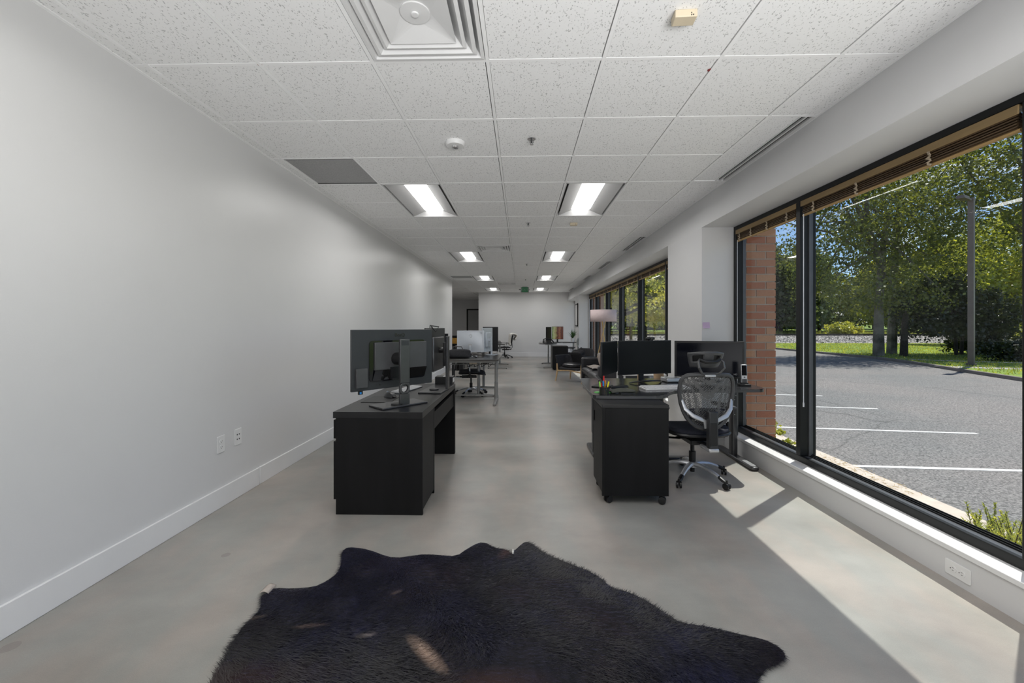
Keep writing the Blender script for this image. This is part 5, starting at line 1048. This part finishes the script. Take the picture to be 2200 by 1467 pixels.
# ------------------------------------------------------------------ outside: leaves and trees
def leaves(C_, s, flat=.0, fold=.25):
    n = len(C_); a = RNG.normal(size=(n, 3)); a[:, 2] *= (1-flat); a /= np.linalg.norm(a, axis=1)[:, None]+1e-9
    r = RNG.normal(size=(n, 3)); b_ = np.cross(a, r); b_ /= np.linalg.norm(b_, axis=1)[:, None]+1e-9; c_ = np.cross(a, b_)
    s = s*RNG.uniform(.6, 1.3, n)[:, None]
    V = np.stack([C_-a*s*.6, C_+b_*s*.42+c_*s*fold*.4, C_+a*s*.6, C_-b_*s*.42+c_*s*fold*.4], 1)
    return V.reshape(-1, 3)
def crown_points(n, ells, clump=.55, nc=26):
    """clumped points inside a union of ellipsoids (cx,cy,cz,rx,ry,rz)"""
    w_ = np.array([e[3]*e[4]*e[5] for e in ells])**.8; w_ = w_/w_.sum(); out = []
    for e, wi in zip(ells, w_):
        m = int(n*wi); k = max(4, int(nc*(e[3]*e[4]*e[5])**.55))
        d = RNG.normal(size=(k, 3)); d /= np.linalg.norm(d, axis=1)[:, None]; d *= (RNG.uniform(.25, 1, k)**.5)[:, None]
        cc = d*np.array(e[3:6])+np.array(e[:3]); idx = RNG.integers(0, k, m)
        out.append(cc[idx]+RNG.normal(size=(m, 3))*clump*np.array([1, 1, .6])*RNG.uniform(.5, 1.2, k)[idx][:, None])
    return np.concatenate(out)
def tree(name, label, trunks, ells, n, size, leafm, barkm='bark', group=None, clump=.55, branches=10, nc=26):
    base = Vector(trunks[0][0][0]); e = empty(name, base, 0, label, 'tree', group); b = MB()
    for path, r in trunks:
        b.tube([Vector(p)-base for p in path], r, 9)
    rr = random.Random(len(label)*7+n)
    for q in range(branches):
        el = ells[q % len(ells)]; path = trunks[q % len(trunks)][0]; p0 = Vector(path[rr.randrange(len(path)//2, len(path))])
        t_ = Vector((el[0]+rr.uniform(-.7, .7)*el[3], el[1]+rr.uniform(-.7, .7)*el[4], el[2]+rr.uniform(-.2, .7)*el[5]))
        mid = p0.lerp(t_, .5)+Vector((rr.uniform(-.5, .5), rr.uniform(-.5, .5), rr.uniform(0, .8)))
        b.tube([p0-base, mid-base, t_-base], [.13, .08, .03], 6)
    b.build('trunk', barkm, e, smooth=True)
    P = crown_points(n, ells, clump, nc)-np.array(base)
    o = np_mesh('foliage', leaves(P, size), 4, leafm, e); o['kind'] = 'stuff'; return e
G1 = GZ+.1
tree('sycamore', 'tall broad tree with pale mottled trunk beyond the car park, left of the lamp post', [([(28.03, 32.63, G1), (28.1, 32.7, 3), (28.6, 33, 6.5), (29.2, 33.2, 10)], [.38, .28, .24, .15]), ([(28.5, 33, 6.0), (27.4, 33, 9.4), (27.6, 33.2, 13)], [.22, .2, .08])],
     [(27.5, 33, 11, 5.2, 4.5, 4.6), (23.6, 32.8, 7.6, 3.0, 3.5, 3.4), (26, 32.5, 4.5, 4.6, 3, 2.2), (30.5, 33, 9, 4, 4, 4), (25.5, 32.8, 15, 4.2, 4, 2.6), (23.8, 33, 12, 2.6, 3, 2.6), (30, 32.4, 3.4, 3.0, 2.4, 1.4)], 22000, .19, 'leaf', clump=.62, branches=16)
tree('sycamore', 'second tall tree just behind the pale-trunked tree, right trunk of the pair', [([(31.5, 35.4, G1), (31.6, 35.4, 3), (31.9, 35.5, 8), (32.2, 35.5, 12)], [.36, .30, .24, .12])],
     [(33, 35.5, 11, 5, 4, 4.5), (33, 35.3, 5.6, 4.6, 3, 2.4), (37, 36, 8, 3.6, 4, 4), (35, 36, 14.5, 4.6, 3, 3)], 13000, .20, 'leaf', clump=.62, branches=10)
tree('dark_tree', 'dark dense low tree with several stems left of the lamp post', [([(29.99, 32.67, G1), (30.1, 32.7, 1.6), (30.3, 32.7, 3)], [.26, .2, .1]), ([(35.4, 34.0, G1), (35.3, 34, 1), (35, 34, 3)], [.13, .11, .06]), ([(36.0, 34.2, G1), (36.1, 34.2, 1), (36.3, 34, 3)], [.13, .11, .06]), ([(38.2, 34.0, G1), (38.0, 34, 2.2)], [.13, .08])],
     [(31.2, 33, 1.9, 1.6, 1.6, 1.6), (34.2, 33.6, 3.0, 3.4, 2, 2.4), (37.2, 33.8, 2.3, 2.6, 2, 2.2), (35.3, 33.5, 1.4, 3.2, 1.6, 1.2), (39.0, 34, .5, 1.6, 1.5, 1.4)], 17000, .19, 'leafd', 'barkdk', clump=.4)
tree('roadside_tree', 'leafy tree at the right edge, its high branches over the lamp post', [([(40.5, 31.5, G1), (40.2, 31.4, 5), (39.4, 31.2, 9)], [.3, .24, .14])],
     [(38, 31, 13, 4.4, 4, 3.4), (36.0, 30.2, 10.6, 2.8, 3, 2.6), (39.5, 31, 8, 3.0, 3, 2.4), (34.2, 30.5, 14.6, 3.0, 3, 2.0)], 11000, .20, 'leaf', clump=.55, branches=12)
tree('roadside_tree', 'yellow-green tree with thin forked stems right of the lamp post', [([(60.1, 53.6, G1), (60, 53.6, 3), (61, 53.6, 6)], [.3, .24, .12]), ([(64.8, 53.0, G1), (63.6, 53, 2.4), (62.6, 53, 5)], [.2, .16, .1]), ([(65.0, 53.0, G1), (66.2, 53, 2.4), (66.9, 53, 5)], [.2, .16, .1])],
     [(60.5, 53, 6.5, 6, 4, 3.6), (67, 53, 6, 5, 4, 3.4), (63, 53, 12, 7, 4, 4), (54.5, 53, 8, 4, 4, 4)], 18000, .36, 'leafy', clump=.8)
tree('field_tree', 'bright yellow-green tree seen through the second window, right of centre', [([(16.6, 55, G1), (16.5, 55, 4), (16.6, 55, 11)], [.28, .24, .1])], [(18.2, 53.5, 8.6, 3.0, 3, 4), (19.2, 53.3, 4.6, 2.0, 2, 1.8), (17.2, 53.5, 12, 3, 3, 2.4), (17.8, 53.5, 2.6, 1.7, 1.6, 1.4)], 9000, .36, 'leafy', 'barkdk', clump=.6)
tree('field_tree', 'yellow-green tree seen through the second window beside the floor lamp', [([(11.6, 54.6, G1), (11.5, 54.6, 4), (11.7, 54.6, 10)], [.26, .22, .1])], [(12.6, 53.8, 9.2, 2.8, 3, 3.6), (13.2, 53.6, 5.2, 2.0, 2, 2.2), (9.6, 54, 9, 2.0, 2, 3.4), (10.6, 54, 13, 3, 3, 2), (14.6, 53.8, 4.0, 1.2, 1.5, 1.5)], 9000, .34, 'leafy', 'barkdk', clump=.6)
tree('young_tree', 'young yellow-green tree beside the building, seen through the second window', [([(4.4, 22.2, -.75), (4.6, 22.1, 1.5), (5.2, 21.9, 3.4)], [.09, .07, .04])], [(6.7, 21.6, 3.1, 1.2, 1.4, 1.9), (4.9, 21.9, 3.6, .9, 1.2, 1.6), (7.6, 21.2, 2.2, .9, .9, .8), (5.4, 21.8, 1.9, .6, .8, .7)], 5200, .135, 'leafs', 'barkdk', clump=.26, branches=14, nc=22)
# woods behind the railway: three crown shapes, copied with their parts
protos = []
for q, (lm, ht, hw_) in enumerate((('leafb', 13, 5.5), ('leafy', 12, 5.2), ('leafd', 14, 4.2), ('leaf', 12.5, 5.6))):
    pr = tree('woodland_tree', ['tall blue-green tree', 'yellow-green tree', 'dark narrow evergreen tree', 'mid green tree'][q]+' in the woods behind the railway', [([(0, 0, 0), (0, 0, ht*.5), (0, 0, ht*.8)], [.35, .28, .1])],
              [(0, 0, ht*.62, hw_, hw_*.8, ht*.34), (-hw_*.4, 0, ht*.30, hw_*.7, hw_*.6, ht*.22), (hw_*.5, .5, ht*.34, hw_*.6, hw_*.6, ht*.25), (.2, 0, ht*.86, hw_*.5, hw_*.5, ht*.16)], 7500, .48, lm, 'barkdk', clump=.75)
    protos.append(pr)
kinds = ['tall blue-green tree', 'yellow-green tree', 'dark narrow evergreen', 'mid green tree']
spots = [(2, 74, 0), (8, 78, 3), (14, 73, 0), (19, 79, 1), (21.5, 74, 3), (24.5, 92, 0), (30, 95, 2), (36, 93, 0), (38.5, 78, 3), (41, 70, 2), (44.5, 71, 0), (48.5, 79, 1), (52, 76, 0), (57.5, 80, 3), (60, 98, 2), (66, 97, 0), (70, 79, 1), (74, 74, 3), (79, 78, 2), (85, 75, 1), (91, 77, 3), (97, 74, 1), (104, 78, 0), (111, 80, 3), (47, 90, 2), (55, 92, 0), (90, 92, 2), (78, 92, 3), (101, 93, 0), (9, 92, 2), (17, 93, 1)]
pa = {}; tl = []
for j, (x, y, k) in enumerate(spots):
    o = protos[k] if k not in pa else copy_tree(protos[k]); pa[k] = 1
    o.location = (x, y, .0); sc_ = random.uniform(.88, 1.18); o.scale = (sc_, sc_, sc_*random.uniform(.95, 1.15)); o.rotation_euler = (0, 0, random.uniform(0, 6))
    side = 'through the second window' if x < 34 else ('in the narrow pane' if x < 46 else ('behind the pale-trunked tree' if x < 75 else 'at the right edge'))
    row = 'front row' if y < 85 else 'back row'
    tl.append((o, f'{kinds[k]}, {row} of woods, {side}', x))
for o, lb, x in tl:
    sm = sorted(t[2] for t in tl if t[1] == lb); q = sm.index(x)
    o['label'] = lb+('' if len(sm) == 1 else (', left one' if q == 0 else (', right one' if q == len(sm)-1 else ', middle one'))); o['group'] = 'woodland trees behind the railway'
# shrubs right of the lamp post and at the lawn edge
def shrub(label, loc, rx, ry, rz, n, size, m, clump=.25, nm='shrub', stems=6):
    e = empty(nm, loc, 0, label, 'shrub'); P = crown_points(n, [(0, 0, rz*.8, rx, ry, rz*.75), (rx*.3, 0, rz*.5, rx*.6, ry*.8, rz*.5)], clump); P[:, 2] = np.maximum(P[:, 2], .02)
    b = MB()
    for q in range(stems): a = q*2*PI/stems; b.tube([(0, 0, -.05), (math.cos(a)*rx*.3, math.sin(a)*ry*.3, rz*.6), (math.cos(a)*rx*.6, math.sin(a)*ry*.6, rz*1.1)], [.03*rx, .02*rx, .006], 5)
    b.build('stems', 'barkdk', e); o = np_mesh('foliage', leaves(P, size), 4, m, e); o['kind'] = 'stuff'; return e
shrub('dark spreading shrub right of the lamp post', (33.5, 28.2, G1), 2.6, 1.2, .9, 5000, .14, 'leafd')
shrub('low dark green shrub at the far right behind the lamp post', (37.5, 29.2, G1), 2.4, 1.2, 1.1, 5000, .14, 'leaf')
shrub('bright yellow-green bush behind the low shrubs, right', (54, 43, G1), 3.0, 2, 1.9, 4500, .24, 'leafy', .4)
shrub('bright green bush under the forked trees, far right', (62, 47, G1), 3.5, 2, 1.6, 4500, .26, 'leafy', .4)
shrub('dark ground-hugging shrub between the low tree stems', (39, 36, G1), 2.4, 1.4, 1.0, 4000, .18, 'leafd')
shrub('round green bush on the lawn edge left of the house', (50, 64.5, -.1), 2.6, 1.4, 1.2, 3000, .26, 'leafy', .4)
# weeds along the railway
n = 9000; X = RNG.uniform(4, 110, n); Y = RNG.uniform(64.2, 68, n); hgt = RNG.uniform(.25, .8, n); wd = RNG.uniform(.02, .05, n); th = RNG.uniform(0, PI, n)
V = np.stack([np.stack([X-np.cos(th)*wd, Y-np.sin(th)*wd, X*0-.15], 1), np.stack([X+np.cos(th)*wd, Y+np.sin(th)*wd, X*0-.15], 1), np.stack([X+RNG.normal(0, .12, n), Y, -.15+hgt], 1)], 1).reshape(-1, 3)
tag(np_mesh('meadow_weeds', V, 3, 'weed'), 'tall yellow-green weeds along the railway embankment', 'weeds', kind='stuff')
n = 26000; X = RNG.uniform(22, 60, n); Y = RNG.uniform(20, 57, n)
kx = np.interp(Y, [p[1] for p in KERB], [p[0] for p in KERB]); k = X > kx+.2; X, Y = X[k], Y[k]; n = len(X); th = RNG.uniform(0, PI, n); hgt = RNG.uniform(.05, .13, n)
V = np.stack([np.stack([X-np.cos(th)*.03, Y-np.sin(th)*.03, X*0+G1], 1), np.stack([X+np.cos(th)*.03, Y+np.sin(th)*.03, X*0+G1], 1), np.stack([X+RNG.normal(0, .04, n), Y+RNG.normal(0, .04, n), G1+.02+hgt], 1)], 1).reshape(-1, 3)
tag(np_mesh('lawn_grass', V, 3, 'leafy'), 'short bright grass on the lawn beyond the far kerb', 'grass', kind='stuff')
# lamp posts and buildings
def lamppost(loc, h_, r, label, arm=-1):
    e = empty('lamp_post', loc, .5, label, 'lamp post', 'car park lamp posts'); MB().box(-r, r, -r, r, 0, h_).build('pole', 'poleb', e)
    MB().box(-r*1.5, r*1.5, -r*1.5, r*1.5, 0, .14).build('base_plate', 'poleb', e); MB().box(-r, r*1.2, -r, r, h_-.02, h_+.12).build('cap', 'poleb', e)
    hd = MB().box(-1.35, -r, -r*.6, r*.6, h_-.08, h_+.03).build('arm', 'poleb', e); MB().add([(-1.75, -.18, h_-.14), (-.85, -.18, h_-.14), (-.85, .18, h_-.14), (-1.75, .18, h_-.14), (-1.7, -.15, h_+.04), (-.9, -.15, h_+.06), (-.9, .15, h_+.06), (-1.7, .15, h_+.04)], [(0, 3, 2, 1), (4, 5, 6, 7), (0, 1, 5, 4), (1, 2, 6, 5), (2, 3, 7, 6), (3, 0, 4, 7)]).build('lamp_head', 'poleb', e)
lamppost((26.935, 25.035, G1), 9.9, .125, 'tall brown square lamp post on the lawn, seen through the near window'); lamppost((15.3, 57.3, -1.0), 11, .14, 'distant lamp post seen through the second window')
e = empty('house', (66, 91, .3), 0, 'grey house with pale roof left of the big tree', 'building')
MB().box(-4, 4, 0, 6, 0, 3.4).build('wall', 'houseg', e); MB().add([(-4.5, -.6, 3.3), (4.5, -.6, 3.3), (4.5, 6.6, 3.3), (-4.5, 6.6, 3.3), (-4.5, 3, 5.8), (4.5, 3, 5.8)], [(0, 1, 5, 4), (2, 3, 4, 5), (0, 4, 3), (1, 2, 5), (0, 3, 2, 1)]).build('roof', 'roofw', e)
for x in (-2.5, .6): f_ = MB().box(x, x+1.3, -.06, 0, 1.1, 2.4).build('window', 'whitep', e); MB().box(x+.1, x+1.2, -.08, -.05, 1.2, 2.3).build('pane', 'dkglass', f_)
e = empty('commercial_building', (34, 86, .2), 0, 'low building with a wide tan fascia seen through the second window', 'building')
MB().box(-7.5, 10, 0, 12, 0, 2.2).build('wall', 'dkglass', e); MB().box(-8.2, 10.5, -.8, 12.5, 2.1, 4.7).build('fascia', 'tanp', e)
for x in range(-6, 10, 3): MB().box(x, x+.25, -.08, 0, 0, 2.1).build('mullion', 'silver', e)
# near planting at the foot of the window
e = empty('juniper', (3.45, 2.55, -.30), 0, 'feathery green juniper just outside the near window', 'shrub'); V = []; b = MB()
for q in range(900):
    x, y = random.uniform(-.95, .75), random.uniform(-1.5, .50)
    if 3.45+x < 1.08*(2.55+y): continue
    bz = -.40*x-.02; hgt = random.uniform(.12, .29)*(1-.15*abs(x)); hgt *= .6 if y > .35 else 1; a = random.uniform(0, 2*PI); tip = Vector((x+math.cos(a)*.07, y+math.sin(a)*.07, bz+hgt)); p0 = Vector((x, y, bz-.02)); b.tube([p0, tip], [.004, .0015], 4)
    for j in range(26):
        t_ = .15+.85*j/26; c_ = p0.lerp(tip, t_); aa = random.uniform(0, 2*PI); dv = Vector((math.cos(aa), math.sin(aa), .9)).normalized()*.042*(1.15-t_*.6); sd = Vector((-math.sin(aa), math.cos(aa), 0))*.007
        V += [c_-sd, c_+sd, c_+dv]
b.build('stems', 'barkdk', e); o = np_mesh('needles', np.array([tuple(v) for v in V]), 3, 'leafy', e); o['kind'] = 'stuff'
e = empty('leafy_shrub', (3.02, 4.85, -.16), 0, 'small leafy shrub at the foot of the brick pier', 'shrub'); P = crown_points(420, [(0, 0, .12, .13, .26, .13), (.10, -.16, .02, .14, .22, .10)], .045, 60); np_mesh('foliage', leaves(P, .045, flat=.3), 4, 'leafy', e)['kind'] = 'stuff'
b = MB()
for q in range(9): b.tube([(0, 0, -.05), (random.uniform(-.15, .25), random.uniform(-.4, .25), random.uniform(.05, .2))], [.005, .002], 5)
b.build('stems', 'bark', e)
n = 2600; Y = RNG.uniform(4.0, 12, n); X = 5.62+np.abs(RNG.normal(0, .09, n)); X = np.where(RNG.uniform(size=n) < .35, 5.28+RNG.uniform(0, .3, n), X); Z = np.where(X < 5.62, -1.085, GZ+.006)
k = (np.sin(Y*2.1)+np.sin(Y*5.3+1)*.7+RNG.normal(0, .6, n)) > .1; X, Y, Z = X[k], Y[k], Z[k]; n = len(X); th = RNG.uniform(0, PI, n); ln = RNG.uniform(.015, .05, n)
V = np.stack([np.stack([X-np.cos(th)*ln, Y-np.sin(th)*ln, Z], 1), np.stack([X+np.cos(th)*ln, Y+np.sin(th)*ln, Z+.006], 1), np.stack([X+np.sin(th)*.006, Y-np.cos(th)*.006, Z+.008], 1)], 1).reshape(-1, 3)
tag(np_mesh('straw_litter', V, 3, 'straw'), 'dry straw litter along the near kerb', 'litter', kind='stuff')

# ------------------------------------------------------------------ brick piers (each brick its own piece near the window)
def brick_pier(x0, x1, y0, y1, z0, z1, name, nearfaces=True):
    e = empty(name, (0, 0, 0)); e['kind'] = 'structure'
    MB().box(x0+.006, x1-.006, y0+.006, y1-.006, z0, z1).build('mortar_core', 'mortar', e)
    bl_, bh = .203, .0795; g = .012; me1 = {}
    def brick(ax, a0, a1, z, face):
        k_ = (ax, round(a1-a0, 3))
        w_ = (a1-a0)
        if k_ not in me1:
            o = MB().box(0, w_, 0, .05, 0, bh-g).build('brick', 'brick', e, bevel=0) if ax == 'x' else MB().box(0, .05, 0, w_, 0, bh-g).build('brick', 'brick', e)
            me1[k_] = o
        else: o = dup(me1[k_], e)
        j_ = random.uniform(-.0015, .0015)
        o.location = (a0, face+j_, z) if ax == 'x' else (face-.05+j_, a0, z)
    r_ = 0; z = z0
    while z < z1-bh:
        off = 0 if r_ % 2 else bl_/2
        a = x1
        first = True
        while a > x0+.01:
            w_ = (bl_ if (first and off == 0) or not first else bl_/2); 
            if first and off: w_ = bl_/2
            lo = max(x0, a-w_); 
            if a-lo > g+.015: brick('x', lo+g/2 if lo > x0 else x0, a-g/2 if not first else a, z, y0)
            a = lo; first = False
        if z > .0:
            a = y0+.052
            while a < y1-.01 and nearfaces:
                hi = min(y1, a+(bl_ if (a > y0+.06 or off) else bl_/2)); brick('y', a, hi-g, z, x1); a = hi
        z += bh; r_ += 1
    return e
brick_pier(2.31, 2.665, 4.335, 5.23, -.42, 2.9, 'wall_brick_pier', True)
e = empty('wall_brick_pier_far', (0, 0, 0)); e['kind'] = 'structure'
B('brickwork', mat('far_brick', (.33, .17, .11), .9, nscale=9, namt=.2), 2.31, 2.70, 13.4, 14.2, -1.2, 2.9, e)
